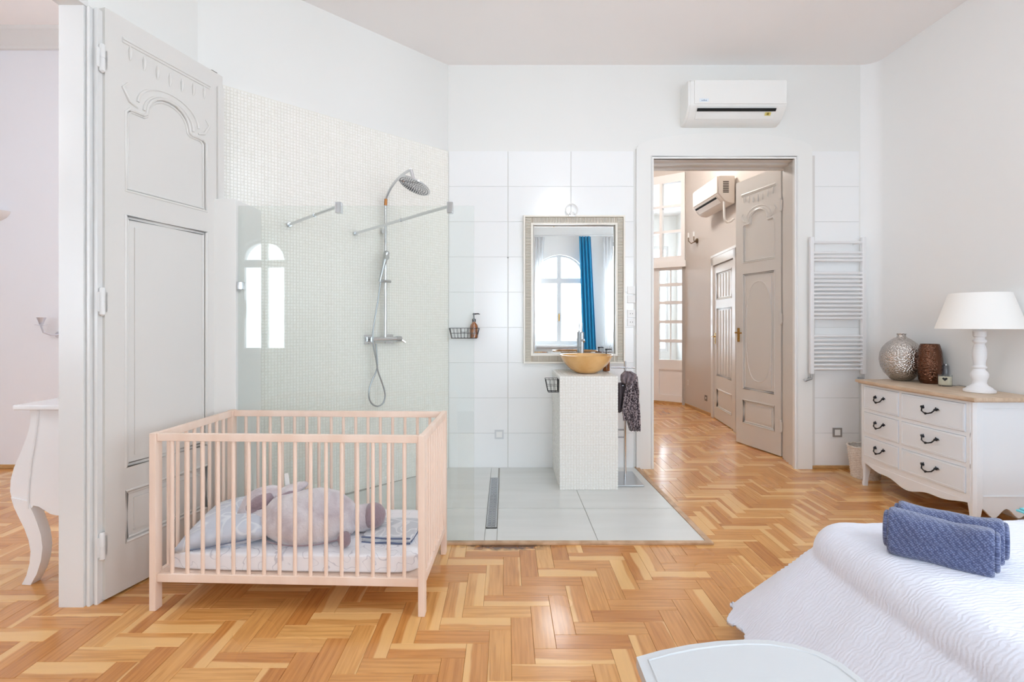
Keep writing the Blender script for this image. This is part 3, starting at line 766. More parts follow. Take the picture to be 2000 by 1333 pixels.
# ------------------------------------------------------------------ wash plinth, basin, mirror
PX0, PX1, PY0 = .417, .869, 3.924
t = thing('washstand', 'white mosaic-clad washstand block carrying the amber basin', 'washstand', (PX0, PY0, .009))
ww, wd, wh = PX1-PX0, BW-.012-PY0, .88
obj('body', MB().box((.003,.003,0), (ww-.003, wd, wh-.003)), mosgw, t)
ms = MB()
mosaic(ms, Vector((0,.003,0)), Vector((1,0,0)), v3, Vector((0,-1,0)), ww, wh)
mosaic(ms, Vector((.003,wd,0)), Vector((0,-1,0)), v3, Vector((-1,0,0)), wd, wh)
mosaic(ms, Vector((ww-.003,0,0)), Vector((0,1,0)), v3, Vector((1,0,0)), wd, wh)
mosaic(ms, Vector((0,0,wh-.003)), Vector((1,0,0)), Vector((0,1,0)), v3, ww, wd)
mosaic_obj(ms, mosw, t)
ztop = .889+.001
bxx, byy = X_(1145, 4.19), 4.19
rr_ = 52/990*4.19
t = thing('basin', 'amber glass bowl basin standing on the white mosaic washstand', 'basin', (bxx, byy, ztop))
hb = Z_(697, 4.0)-ztop+.004
outer = [(.05,.0),(.085,.004),(.13,.032),(.17,.07),(.20,.11),(rr_,hb)]
inner = [(rr_-.008,hb),(.192,.112),(.162,.075),(.122,.04),(.08,.016),(.02,.012)]
amb = M('amber_basin_glass', (234,190,128), .18, coat=.4, var=(7, (220,168,100)))
obj('bowl', MB().lathe(outer+inner, 56), amb, t, smooth=60)
obj('drain_ring', MB().lathe([(.022,.012),(.022,.016),(.01,.017)], 20), chrome, t)
# tall tap behind the bowl
fy = 4.44; fx = X_(1136.5, fy)
t = thing('tap', 'tall slim chrome basin tap standing behind the amber bowl', 'tap', (fx, fy, ztop))
hh = Z_(650, fy)-ztop
obj('tap_body', MB().lathe([(.024,0),(.024,.006),(.0185,.008),(.0185,hh),(.015,hh+.004)], 24), chromed, t)
obj('spout', MB().tube([(0,0,hh-.07),(-.0,-.08,hh-.062),(-.0,-.12,hh-.075)], [.011,.010,.009], 12), chrome, t)
obj('tap_lever', MB().tube([(0,0,hh+.003),(0,.0,hh+.018),(.003,.006,hh+.085)], [.008,.005,.0042], 10), chromed, t)
pump_bottle('brown soap bottle with black pump standing right of the amber basin', (X_(1184, 4.35), 4.35, ztop), 1.0)
t = thing('soap_dish', 'small tan soap dish behind the amber basin under the mirror', 'dish', (X_(1152, 4.47), 4.47, ztop))
obj('dish', MB().lathe([(.028,0),(.04,.008),(.042,.014),(.038,.014),(.026,.005)], 24), M('tan_ceramic', (200,168,130), .4), t)
# wire basket at the side of the washstand
wb = wire_basket('wire_basket', 'small black wire basket hooked on the side of the white washstand', (PX0-.0025, 4.03, Z_(766, 4.0)), PI/2, .12, .1, .10, 4, 3, flare=.8)
wb.rotation_euler = (0, 0, -PI/2)
# mirror
MY = BW-.012
mx0, mx1 = X_(1022.5, MY-.03), X_(1220.5, MY-.03); mz0, mz1 = Z_(710, MY-.03), Z_(421, MY-.03)
t = thing('mirror', 'rectangular wall mirror with wide ribbed champagne frame above the amber basin', 'mirror', (mx0, MY, mz0))
W_, H_ = mx1-mx0, mz1-mz0; F_ = .088
fmat = M('champagne_frame', (226,219,206), .35, .15)
obj('outer_edge', MB().prism([rect(0,0,W_,H_), rect(.014,.014,W_-.014,H_-.014)], XZ, -.04, 0), M('cream_edge', (238,233,222), .3), t)
obj('frame', MB().prism([rect(.012,.012,W_-.012,H_-.012), rect(F_-.02,F_-.02,W_-F_+.02,H_-F_+.02)], XZ, -.018, 0), M('frame_groove', (200,189,172), .5), t)
rb = MB()
pw = .0132
n = int((H_-.03)/pw)
for i in range(n):
    z = .016+i*pw
    for x0, x1 in ((.017, F_-.022), (W_-F_+.022, W_-.017)):
        rb.box((x0, -.030, z), (x1, -.017, z+.0085), .003)
n = int((W_-2*F_)/pw)
for i in range(n):
    x = F_+.0+i*(W_-2*F_)/n
    for z0, z1 in ((.017, F_-.022), (H_-F_+.022, H_-.017)):
        rb.box((x, -.030, z0), (x+.0085, -.017, z1), .003)
o = obj('ribs', rb, fmat, t); o['kind'] = 'stuff'
obj('inner_bead', MB().prism([rect(F_-.022,F_-.022,W_-F_+.022,H_-F_+.022), rect(F_-.004,F_-.004,W_-F_+.004,H_-F_+.004)], XZ, -.034, 0), MATS['cream_edge'], t)
mir = M('mirror_glass', (238,240,240), .0, 1)
gm = MB(); bv = .018; a0_ = F_-.005
q0 = rect(a0_, a0_, W_-a0_, H_-a0_); q1 = rect(a0_+bv, a0_+bv, W_-a0_-bv, H_-a0_-bv)
gm.add([(x, -.009, z) for x, z in q0]+[(x, -.0115, z) for x, z in q1]+[(x, -.002, z) for x, z in q0],
       [(4,5,6,7),(0,1,5,4),(1,2,6,5),(2,3,7,6),(3,0,4,7),(0,8,9,1),(1,9,10,2),(2,10,11,3),(3,11,8,0),(8,11,10,9)])
obj('glass', gm, mir, t, smooth=0)
t = thing('mirror_lamp', 'small round white lamp mounted at the top centre of the mirror', 'lamp', (X_(1117, MY-.03), MY, Z_(412, MY-.03)))
obj('ring', MB().tube([(.052*math.cos(a), -.03, .052*math.sin(a)+.01) for a in [2*PI*i/28 for i in range(28)]], .0055, 8, True), plast, t)
obj('lamp_body', MB().lathe([(.022,0),(.022,.035),(.015,.045)], 20, (0,0,-.03), axis='Y'), plast, t)
obj('bracket', MB().box((-.03,-.045,-.052), (.03,0,-.04), .003), chrome, t)
t = thing('wall_hook', 'tiny grey screw hook in the white wall tiles left of the mirror', 'hook', (X_(992, MY), MY+.003, Z_(503, MY)))
obj('screw', MB().lathe([(.008,0),(.006,.008),(.002,.014)], 12, axis='Y'), chromed, t)

def socket(label, cx, yw, cz, mat, rz=0, s=.08, inner=None, w2=None, cat='socket', name='wall_socket', base=None):
    t = thing(name, label, cat, base or (cx, yw, cz), rz)
    obj('frame_plate', MB().prism([rect(-s/2,-s/2,s/2,s/2), rect(-s/2+.014,-s/2+.014,s/2-.014,s/2-.014)], XZ, -.011, 0), mat, t)
    obj('insert', MB().box((-s/2+.012,-.008,-s/2+.012), (s/2-.012,0,s/2-.012), .002), inner or plast, t)
    obj('socket_well', MB().lathe([(.017,.0),(.017,.0085),(.012,.009)], 20, axis='Y'), w2 or plast, t)
    return t
sg = M('socket_grey', (176,176,178), .4)
socket('pale square socket low on the white tiles left of the washstand', X_(975, MY), MY+.003, Z_(849, MY), M('socket_pale', (214,216,218), .3))
socket('grey square socket low on the wall behind the towel stand', X_(1213, MY), MY+.003, Z_(847, MY), sg)
socket('grey framed square socket low on the wall below the towel radiator', X_(1635, MY), MY+.003, Z_(845, MY), M('socket_dark', (150,146,142), .4))
t = thing('light_switch', 'white double light switch and socket panel right of the mirror', 'switch', (X_(1233, MY), MY+.003, Z_(600, MY)))
for k, zz in enumerate((.15, .07, -.06, -.135)):
    obj('switch_plate', MB().box((-.036,-.009,zz-.034), (.036,0,zz+.034), .003), plast, t)
for zz in (-.06, -.135):
    obj('pin_hole', MB().lathe([(.004,0.0091),(.004,.0095)], 8, (-.01,0,zz), axis='Y').lathe([(.004,.0091),(.004,.0095)], 8, (.01,0,zz), axis='Y'), M('pin_grey', (120,120,120), .6), t)

# towel stand with a dark animal print wrap
tx, ty = X_(1223, 4.12), 4.12
t = thing('towel_stand', 'chrome towel stand with flat square base beside the white washstand', 'towel stand', (tx, ty, .009))
obj('base_plate', MB().box((-.10,-.12,0), (.115,.26,.012), .004), chromed, t)
obj('pole', MB().tube([(0,.04,.012),(0,.04,.98)], .009, 12), chrome, t)
obj('arm', MB().tube([(-.12,.04,.93),(.08,.04,.93)], .008, 10), chrome, t)
obj('arm', MB().tube([(-.12,.04,.78),(.06,.04,.78)], .007, 10), chrome, t)
def fabric_print():
    m = bpy.data.materials.new('leopard_fabric'); m.use_nodes = True; nt = m.node_tree; b = nt.nodes['Principled BSDF']
    tc = nt.nodes.new('ShaderNodeTexCoord'); n = nt.nodes.new('ShaderNodeTexNoise'); n.inputs['Scale'].default_value = 85; n.inputs['Detail'].default_value = 2
    cr = nt.nodes.new('ShaderNodeValToRGB'); cr.color_ramp.elements[0].position = .46; cr.color_ramp.elements[0].color = lin((48,36,44)); cr.color_ramp.elements[1].position = .62; cr.color_ramp.elements[1].color = lin((196,180,184))
    nt.links.new(tc.outputs['Object'], n.inputs['Vector']); nt.links.new(n.outputs[0], cr.inputs[0]); nt.links.new(cr.outputs[0], b.inputs['Base Color']); b.inputs['Roughness'].default_value = .95; b.inputs['Sheen Weight'].default_value = .3
    return m
leo = fabric_print()
t = thing('patterned_robe', 'dark mottled robe hanging folded over the chrome towel stand', 'robe', (tx, ty+.04, .50))
def hang(profile, thick, folds, seed, n=60, m=26):
    """profile: list of (z, x0, x1); a closed pleated tube hanging down"""
    rnd = random.Random(seed); V = []; F = []; ph = rnd.random()*6
    for j in range(m+1):
        f = j/m*(len(profile)-1); i0 = min(int(f), len(profile)-2); s_ = f-i0
        z, a, b = (profile[i0][k]*(1-s_)+profile[i0+1][k]*s_ for k in range(3))
        for i in range(n):
            t_ = 2*PI*i/n; c_ = math.cos(t_); x = (a+b)/2-(b-a)/2*c_
            fold = math.sin(folds*PI*(1-c_)/2*2+ph+z*4)*.016
            y = math.sin(t_)*thick*(.6 if j in (0, m) else 1)+fold+noise.noise(Vector((x*9, z*7, seed)))*.02
            V.append((x+noise.noise(Vector((z*12, seed, t_)))*.008, y, z))
    for j in range(m):
        for i in range(n): F.append((j*n+i, j*n+(i+1) % n, (j+1)*n+(i+1) % n, (j+1)*n+i))
    F.append(tuple(range(n))[::-1]); F.append(tuple(m*n+i for i in range(n)))
    mb = MB(); mb.v = V; mb.f = F; return mb
sc_ = 990/4.16
zz = lambda y: Z_(y, 4.16)-.50
xx = lambda x: X_(x, 4.16)-tx
obj('draped_body', hang([(zz(733),xx(1216),xx(1240)),(zz(736),xx(1212),xx(1246)),(zz(752),xx(1220),xx(1248)),(zz(780),xx(1220),xx(1249)),(zz(810),xx(1222),xx(1251)),(zz(842),xx(1230),xx(1251))], .035, 4, 3), leo, t, smooth=180)
obj('sleeve', hang([(zz(745),xx(1222),xx(1238)),(zz(770),xx(1216),xx(1236)),(zz(800),xx(1212),xx(1230)),(zz(820),xx(1214),xx(1228))], .03, 2, 5).xf(Matrix.Translation((0,-.04,0))), leo, t, smooth=180)
obj('collar', hang([(zz(725),xx(1217),xx(1231)),(zz(731),xx(1211),xx(1242)),(zz(742),xx(1210),xx(1238)),(zz(748),xx(1214),xx(1230))], .04, 3, 8).xf(Matrix.Translation((0,-.03,0))), M('mauve_grey_fur', (150,138,142), .95, bump=(60, .6, .01), var=(40, (110,98,104))), t, smooth=180)
t = thing('dark_towel', 'small dark towel on the lower arm of the towel stand, half behind the washstand', 'towel', (tx, ty+.04, .55))
z2 = lambda y: Z_(y, 4.16)-.55
obj('cloth', hang([(z2(748),xx(1196),xx(1219)),(z2(752),xx(1195),xx(1221)),(z2(775),xx(1196),xx(1220)),(z2(800),xx(1198),xx(1216)),(z2(806),xx(1200),xx(1214))], .02, 2, 11), M('charcoal_towel', (84,76,80), .95, bump=(90, .5, .004)), t, smooth=180)

# ------------------------------------------------------------------ towel radiator
ry = BW-.075
rx0, rx1 = X_(1581, ry), X_(1690, ry); rz0, rz1 = Z_(731, ry), Z_(463, ry)
t = thing('towel_radiator', 'tall white ladder towel radiator on the wall right of the doorway', 'radiator', (rx0, ry, rz0))
RW, RH = rx1-rx0, rz1-rz0
for x in (.018, RW-.018):
    u = obj('upright', MB().box((x-.018,-.016,0), (x+.018,.016,RH), .007), whitep, t)
bar_y = [474, 494, 502, 509] + [534+8.0*i for i in range(12)] + [657+8.0*i for i in range(9)]
bm_ = MB().tube([(.02,0,0),(RW-.02,0,0)], .0115, 12).mesh('bar'); bm_.materials.append(whitep)
for y in bar_y: obj('bar', bm_, None, t, loc=(0, -.004, Z_(y, ry)-rz0))
for x in (.018, RW-.018):
    v = obj('valve', MB().tube([(x,0,0),(x,0,-.035),(x-.0,.0,-.045)], .009, 10).tube([(x,0,-.04),(x-.05,-.0,-.055)], .011, 12).tube([(x,0,-.04),(x,.066,-.04)], .007, 8), chromed, t)
    obj('valve_cap', MB().tube([(x-.05,0,-.055),(x-.062,0,-.0585)], .014, 12), chrome, v)
for x in (.06, RW-.06):
    for z in (RH-.05, .05): obj('wall_mount', MB().tube([(x,0,z),(x,.068,z)], .009, 10), whitep, t)

# ------------------------------------------------------------------ air conditioners
def aircon(label, loc, rz, W, vents=False, tint=(240,240,237), stickers=True):
    t = thing('air_conditioner', label, 'air conditioner', loc, rz)
    am = M('ac_shell_%d' % tint[0], tint, .35)
    prof = [(0,.06),(0,.33),(-.012,.335),(-.19,.335),(-.20,.325),(-.20,.125),(-.19,.112),(-.12,.03),(-.08,.01),(-.03,.0),(0,.0)]
    obj('housing', MB().prism([prof], YZ, .02, W-.02), am, t)
    for x0, x1 in ((0, .022), (W-.022, W)):
        e = [(y*.96, z*.985+.003) for y, z in prof]
        obj('end_cap', MB().prism([e], YZ, x0, x1), am, t)
    obj('front_panel', MB().box((.05,-.209,.128), (W-.012,-.198,.33), .004), M('ac_front_%d' % tint[0], tuple(min(255, c+3) for c in tint), .22), t)
    fl = MB(); fl.prism([[(-.188,.108),(-.195,.112),(-.128,.028),(-.122,.03)]], YZ, .08, W-.09)
    obj('louvre', fl, am, t)
    sl = MB(); sl.prism([[(-.186,.092),(-.19,.095),(-.176,.0775),(-.172,.075)]], YZ, .08, W-.09)
    obj('air_slot', sl.xf(Matrix.Translation((0,-.004,-.0))), darkslot, t)
    if stickers:
        lg = MB()
        for k, (q, hh_) in enumerate(((.108,.006),(.117,.006),(.127,.011),(.137,.006),(.146,.008))): lg.box((q,-.2112,.1505), (q+.006,-.2098,.1505+hh_))
        obj('logo', lg, M('logo_grey_blue', (120,146,176), .4), t)
        obj('badge', MB().box((.09,-.2100,.143), (.17,-.2090,.172)), M('badge_pale', (226,234,240), .3), t)
        yb = Matrix.Translation((0,0,0))
        s_ = MB(); s_.prism([[(-.166,.0715),(-.1665,.071),(-.148,.049),(-.1475,.0495)]], YZ, W-.175, W-.125); obj('energy_sticker', s_.xf(Matrix.Translation((0,-.0055,-.002))), M('sticker_yellow', (222,206,120), .4), t)
        s_ = MB(); s_.prism([[(-.163,.068),(-.1635,.0675),(-.151,.053),(-.1505,.0535)]], YZ, W-.16, W-.14); obj('sticker_mark', s_.xf(Matrix.Translation((0,-.0062,-.0022))), M('sticker_ink', (150,130,50), .4), t)
    if vents:
        gv = MB()
        for i in range(7): gv.box((W,-.14,.255-.021*i), (W+.003,-.07,.267-.021*i))
        obj('vent_grille', gv, M('vent_dark', (92,84,78), .7), t)
        dm = MB(); dm.tube([(W-.04,-.11,.03),(W-.04,-.11,-.04),(W-.04,-.108,-.16),(W-.04,-.10,-.20),(W-.04,-.07,-.225),(W-.04,-.03,-.215),(W-.04,.01,-.18)], .014, 10)
        obj('drain_pipe', dm, plast, t)
    return t
aircon('white wall air conditioner with closed louvre above the doorway', (X_(1329, BW), BW, 3.055), 0, .85)
# hallway unit: back against the right hall wall, near end faces us
aircon('cream air conditioner seen end-on high on the hallway wall behind the open door', (2.775, 7.0, Z_(397, 6.15)), -PI/2, .85, True, (232,224,216), False)
socket('dark double socket low on the hallway wall nearer the glazed door', 0, 0, 0, M('socket_brown', (120,108,98), .5), rz=-PI/2, base=(2.872, 7.9, Z_(770, 7.9)), inner=M('socket_brown', (120,108,98)))
socket('dark double socket low on the hallway wall nearer the panelled door', 0, 0, 0, M('socket_brown', (120,108,98), .5), rz=-PI/2, base=(2.888, 7.3, Z_(778, 7.3)), inner=M('socket_brown', (120,108,98)))
socket('white socket on the hallway wall above the dark one by the glazed door', 0, 0, 0, plast, rz=-PI/2, base=(2.865, 7.97, Z_(747, 7.97)))
t = thing('wall_sconce', 'small brass wall sconce high on the hallway wall by the glazed top light', 'sconce', (2.868, 7.6, Z_(471, 7.6)))
obj('backplate', MB().lathe([(.04,0),(.04,.012),(.015,.03)], 16, axis='X').xf(Matrix.Scale(-1, 4, (1,0,0))), M('aged_brass', (128,108,84), .4, .7), t)
obj('arm', MB().tube([(-.02,0,0),(-.09,0,-.04),(-.13,0,0),(-.13,0,.05)], .007, 8).tube([(-.02,0,0),(-.07,-.08,-.03),(-.09,-.11,0),(-.09,-.11,.05)], .007, 8), MATS['aged_brass'], t)
obj('candle_tube', MB().lathe([(.012,.05),(.012,.12)], 12, (-.13,0,0)).lathe([(.012,.05),(.012,.12)], 12, (-.09,-.11,0)), plast, t)

# ------------------------------------------------------------------ chest of drawers
CX, CF = 2.868, 3.10        # front plane X, near side Y
CL = 4.10-CF; CD = RX-.022-CX
cz = .846-.028
t = thing('chest_of_drawers', 'white country style chest of six drawers with pale oak top against the right wall', 'chest of drawers', (CX, CF, 0))
chw = M('chest_white', (240,245,250), .35); chd = M('drawer_white', (236,243,250), .35)
def bow(y): return -.022*math.sin(PI*min(1, max(0, y/CL)))          # front bows toward the room
def foot(y0, y1, n=20):
    return [(bow(y0+(y1-y0)*i/n), y0+(y1-y0)*i/n) for i in range(n+1)]
# carcass
bd = MB(); zc = .235
bd.prism([[(.055+a, b) for a, b in foot(.04, CL-.04)]+[(CD, CL-.015), (CD, .015), (.055, .015)]], XY, .20, cz)
obj('carcass', bd, chw, t)
def front_patch(y0, y1, z0, z1, x_in, x_out, n=12):
    mb = MB(); mb.prism([[(x_in+a, b) for a, b in foot(y0, y1, n)]+[(x_out+a, b) for a, b in foot(y0, y1, n)[::-1]]], XY, z0, z1); return mb
fr = MB()
ya, yb, yc, yd = .055, .545, .57, CL-.05
for z0, z1 in ((.20,.24),(.402,.43),(.597,.622),(.80,cz)): 
    m_ = front_patch(.03, CL-.03, z0, z1, .0, .055); fr.add(m_.v, m_.f)
for a, b in ((.03,ya),(yb,yc),(yd,CL-.03)):
    m_ = front_patch(a, b, .24, .80, .0, .055, 4); fr.add(m_.v, m_.f)
obj('front_frame', fr, chw, t)
drz = [(.2425,.3995),(.4325,.5945),(.6245,.7975)]
hb = M('black_iron', (34,36,42), .4, .5)
for (a, b) in ((ya,yb),(yc,yd)):
    for z0, z1 in drz:
        d_ = obj('drawer', front_patch(a+.003, b-.003, z0, z1, -.006, .05), chd, t)
        bd_ = MB(); e = .012
        bd_.tube([(bow(y)-.0055, y, z) for y, z in [(a+e, z0+e)]+[(a+e+(b-a-2*e)*i/6, z0+e) for i in range(1, 7)]+[(b-e-(b-a-2*e)*i/6, z1-e) for i in range(7)]], .0022, 6, True)
        obj('edge_bead', bd_, chd, d_)
        m = (a+b)/2; z = (z0+z1)/2+.012; x = bow(m)-.006; s_ = 1.0 if b < .56 else .8
        hd = MB()
        hd.tube([(x-.012, m-.052*s_, z+.004), (x-.024, m-.040*s_, z-.016), (x-.028, m-.018*s_, z-.024), (x-.03, m, z-.027), (x-.028, m+.018*s_, z-.024), (x-.024, m+.040*s_, z-.016), (x-.012, m+.052*s_, z+.004)], [.004,.0045,.004,.006,.004,.0045,.004], 10)
        hd.tube([(x-.03, m-.010, z-.0265), (x-.031, m, z-.0275), (x-.03, m+.010, z-.0265)], [.004,.0085,.004], 10)
        for q in (-1, 1):
            c_ = (x, m+q*.052*s_, z+.006)
            hd.lathe([(.010,0),(.009,-.006),(.006,-.014),(.004,-.018)], 12, c_, axis='X')
            hd.tube([(x-.003, m+q*.05*s_, z+.006), (x-.004, m+q*.066*s_, z+.012), (x-.003, m+q*.076*s_, z+.006)], [.007,.005,.002], 8)
            hd.tube([(x-.003, m+q*.05*s_, z+.01), (x-.004, m+q*.05*s_, z+.022)], [.006,.002], 8)
        obj('handle', hd, hb, d_)
# apron: scalloped front board
ap = [(.02, .245), (CL-.02, .245)]
def scal(y):
    f = y/CL; return .19-.062*math.sin(PI*f)**1.5+.014*math.cos(6*PI*f)*math.sin(PI*f)
front = MB(); n = 40
lo = [(.03+(CL-.06)*i/n) for i in range(n+1)]
V = []; F = []
for y in lo:
    zl = scal(y)
    for x in (bow(y)-.002, bow(y)+.02): V += [(x, y, zl), (x, y, .2)]
for i in range(n):
    k = i*4; j = k+4; F += [(k,k+1,j+1,j),(k+2,j+2,j+3,k+3),(k,j,j+2,k+2),(k+1,k+3,j+3,j+1)]
front.add(V, F); obj('front_apron', front, chw, t)
sa = MB(); pts = [(.03,.21)]+[(.03+(CD-.06)*i/24, .168-.05*math.sin(PI*i/24)**1+.040*math.cos(4*PI*i/24+PI)*math.sin(PI*i/24)*-1) for i in range(25)]+[(CD-.03,.21)]
sa.prism([pts], XZ, .016, .032); obj('side_apron', sa, chw, t)
sp_ = MB(); sp_.prism([rect(.055, .232, CD-.04, cz-.035), rect(.061, .238, CD-.046, cz-.041)], XZ, .010, .016); obj('side_panel_bead', sp_, chw, t)
for (x, y, sx, sy) in ((.0, .0, 1, 1), (.0, CL, 1, -1), (CD-.05, .0, 1, 1), (CD-.05, CL, 1, -1)):
    lg = MB()
    def ring(z, s_, c=.014, ox=0): 
        w_ = .052*s_; pts_ = [(c,0),(w_-.004,0),(w_,.004),(w_,w_),(.004,w_),(0,w_-.004),(0,c)]
        return [(x+ox+a+.026*(1-s_), y+sy*(b+.026*(1-s_)), z) for a, b in pts_]
    rs = [ring(0,.62,ox=-.012), ring(.02,.66,ox=-.012), ring(.06,.60,ox=-.006), ring(.12,.8), ring(.18,1.0), ring(.24,1.0), ring(cz,1.0)]
    V = [p for r in rs for p in r]; m = 7; F = [tuple(range(m))[::-1], tuple((len(rs)-1)*m+i for i in range(m))]
    for j in range(len(rs)-1):
        for i in range(m): F.append((j*m+i, j*m+(i+1) % m, (j+1)*m+(i+1) % m, (j+1)*m+i))
    lg.add(V, F); obj('leg', lg, chw, t)
oak = M('pale_oak_top', (220,198,174), .45, bump=(30, .1, .002), var=(10, (200,176,150)), stretch=(5, .6, 1))
tp = MB()
for e, z0, z1 in ((.0, cz, cz+.008), (.014, cz+.008, cz+.028)):
    tp.prism([[(-.012-e+bow(y)*1.1, -.010-e+(CL+.02+2*e)*i/20) for i, y in [(i, CL*i/20) for i in range(21)]]+[(CD, CL+.010+e), (CD, -.010-e)]], XY, z0, z1)
obj('top', tp, oak, t)
CT = cz+.028+.0005
# objects on the chest
def hammered(name, c, rough, metal=1, ior=None, dark=None, scale=70, st=.5):
    m = bpy.data.materials.new(name); m.use_nodes = True; nt = m.node_tree; b = nt.nodes['Principled BSDF']
    b.inputs['Base Color'].default_value = lin(c); b.inputs['Metallic'].default_value = metal; b.inputs['Roughness'].default_value = rough
    tc = nt.nodes.new('ShaderNodeTexCoord'); vo = nt.nodes.new('ShaderNodeTexVoronoi'); vo.inputs['Scale'].default_value = scale
    mp = nt.nodes.new('ShaderNodeMapping'); mp.inputs['Scale'].default_value = (1,1,1.4)
    bp = nt.nodes.new('ShaderNodeBump'); bp.inputs['Strength'].default_value = st; bp.inputs['Distance'].default_value = .006
    nt.links.new(tc.outputs['Object'], mp.inputs[0]); nt.links.new(mp.outputs[0], vo.inputs['Vector']); nt.links.new(vo.outputs['Distance'], bp.inputs['Height']); nt.links.new(bp.outputs[0], b.inputs['Normal'])
    return m
vy = 4.03; vx = 3.145; r_ = .147; h = .372
t = thing('silver_vase', 'round hammered silver vase with narrow neck on the chest of drawers', 'vase', (vx, vy, CT))
f_ = [(.055,0),(.062,.004),(.075,.012),(.115,.06),(.138,.11),(.147,.165),(.143,.215),(.125,.262),(.095,.30),(.06,.328),(.036,.342),(.028,.352),(.030,.366),(.033,.372),(.028,.370),(.024,.35)]
obj('vase_body', MB().lathe(f_, 48), hammered('hammered_silver', (206,200,195), .2, scale=80, st=1.0), t, smooth=80)
t = thing('bronze_vase', 'tall hammered bronze barrel vase between the silver vase and the candle', 'vase', (X_(1816, 3.83), 3.83, CT))
f_ = [(.055,0),(.060,.003),(.068,.03),(.077,.10),(.0785,.16),(.073,.23),(.062,.285),(.057,.298),(.054,.297),(.058,.28)]
obj('vase_body', MB().lathe(f_, 48), hammered('hammered_bronze', (112,78,62), .16, scale=75, st=.6), t, smooth=80)
cyy = 3.66; cxx = X_(1846, cyy)
t = thing('candle', 'cream candle in a clear glass tumbler with a black heart, beside the bronze vase', 'candle', (cxx, cyy, CT))
obj('wax', MB().lathe([(.036,.010),(.038,.014),(.038,.066),(.034,.068)], 28), M('cream_wax', (244,236,214), .5), t)
obj('tumbler', MB().lathe([(.038,0),(.041,.003),(.041,.082),(.0395,.082),(.0395,.008)], 32), glassW, t)
ht = MB(); hs_ = []
for i in range(24):
    a = 2*PI*i/24; hs_.append((.0009*16*math.sin(a)**3, .0009*(13*math.cos(a)-5*math.cos(2*a)-2*math.cos(3*a)-math.cos(4*a))))
ht.prism([hs_], lambda u, v, w_: (math.sin(-.75+u/.042)*(.0415+w_), -math.cos(-.75+u/.042)*(.0415+w_), .054+v), 0, .0015)
obj('heart', ht, M('black_heart', (12,12,12), .5), t)
obj('wick', MB().tube([(0,0,.067),(.001,0,.076)], .001, 6), darkslot, t)
t = thing('perfume_bottle', 'slim clear glass bottle standing behind the cream candle', 'bottle', (X_(1847, 3.78), 3.78, CT))
obj('glass_body', MB().lathe([(.018,0),(.021,.004),(.021,.135),(.018,.14)], 28), thin_glass('clear_bottle_glass', (226,228,234), 2.5), t)
obj('collar', MB().lathe([(.012,.14),(.012,.15)], 20), chromed, t)
# lamp
ly = 3.33; lx = X_(1913, ly)
t = thing('table_lamp', 'white table lamp with turned wooden base and wide drum shade on the chest', 'lamp', (lx, ly, CT))
prof = [(.078,0),(.083,.005),(.082,.018),(.070,.024),(.064,.034),(.045,.046),(.036,.062),(.038,.082),(.046,.10),(.048,.118),(.042,.135),(.030,.150),(.030,.157),(.038,.162),(.038,.17),(.030,.176),(.030,.195),(.036,.225),(.038,.262),(.034,.295),(.026,.318),(.030,.325),(.036,.332),(.036,.342),(.028,.35),(.026,.362),(.034,.37),(.035,.40),(.026,.408),(.010,.412),(.010,.45)]
obj('turned_base', MB().lathe(prof, 40), M('lamp_white', (238,238,240), .45, bump=(25,.1,.002)), t)
sh = MB(); z0, z1 = .418, .652; sh.lathe([(.226,z0),(.228,z0),(.157,z1),(.155,z1)], 64, cap=False); sh.f += [(i*4+3, ((i+1) % 64)*4+3, ((i+1) % 64)*4, i*4) for i in range(64)]
obj('lamp_shade', sh, M('linen_shade', (246,244,240), .8, bump=(200, .1, .001)), t, smooth=60)
obj('shade_ring', MB().tube([(.012*math.cos(a), .012*math.sin(a), .445) for a in [2*PI*i/12 for i in range(12)]], .003, 6, True).tube([(0,0,.445),(.21,0,.44)], .002, 6).tube([(0,0,.445),(-.10,.18,.44)], .002, 6).tube([(0,0,.445),(-.10,-.18,.44)], .002, 6), chromed, t)
obj('bulb', MB().lathe([(.012,.45),(.014,.46),(.028,.49),(.028,.515),(.012,.54),(.002,.543)], 20), plast, t)
t = thing('lamp_cord', 'thin grey lamp cord lying on the chest top behind the candle', 'cord', (3.24, 3.60, CT))
obj('cord', MB().tube([(-.02,.10,.004),(.0,.05,.004),(.03,.06,.006),(.04,.0,.004),(.0,-.06,.004),(-.02,-.13,.004),(-.04,-.20,.004)], .0028, 6), M('cord_grey', (150,150,152), .5), t)
# waste basket beside the chest
by_, bx_ = 4.28, X_(1690, 4.28)
t = thing('waste_basket', 'small white woven waste basket standing behind the chest of drawers', 'basket', (bx_, by_, 0))
wk = MB(); n = 48; V = []; F = []
rows_ = 26; hb_ = .26
for j in range(rows_*2+1):
    f = j/(rows_*2); r = .098+.028*f
    for i in range(n):
        a = 2*PI*i/n; d_ = .0035*math.cos(PI*(j//2+i/2.0*1))*(1 if j % 2 else .3); V.append(((r+d_)*math.cos(a), (r+d_)*math.sin(a), hb_*f))
for j in range(rows_*2):
    for i in range(n): F.append((j*n+i, j*n+(i+1) % n, (j+1)*n+(i+1) % n, (j+1)*n+i))
F.append(tuple(range(n))[::-1]); wk.add(V, F)
wkm = M('white_wicker', (236,230,222), .7, bump=(120, .6, .004), var=(60, (218,208,198)))
o = obj('woven_body', wk, wkm, t); md = o.modifiers.new('s', 'SOLIDIFY'); md.thickness = .004
obj('rim', MB().tube([(.128*math.cos(a), .128*math.sin(a), .262+.003*math.sin(12*a)) for a in [2*PI*i/40 for i in range(40)]], .0075, 8, True), wkm, t)

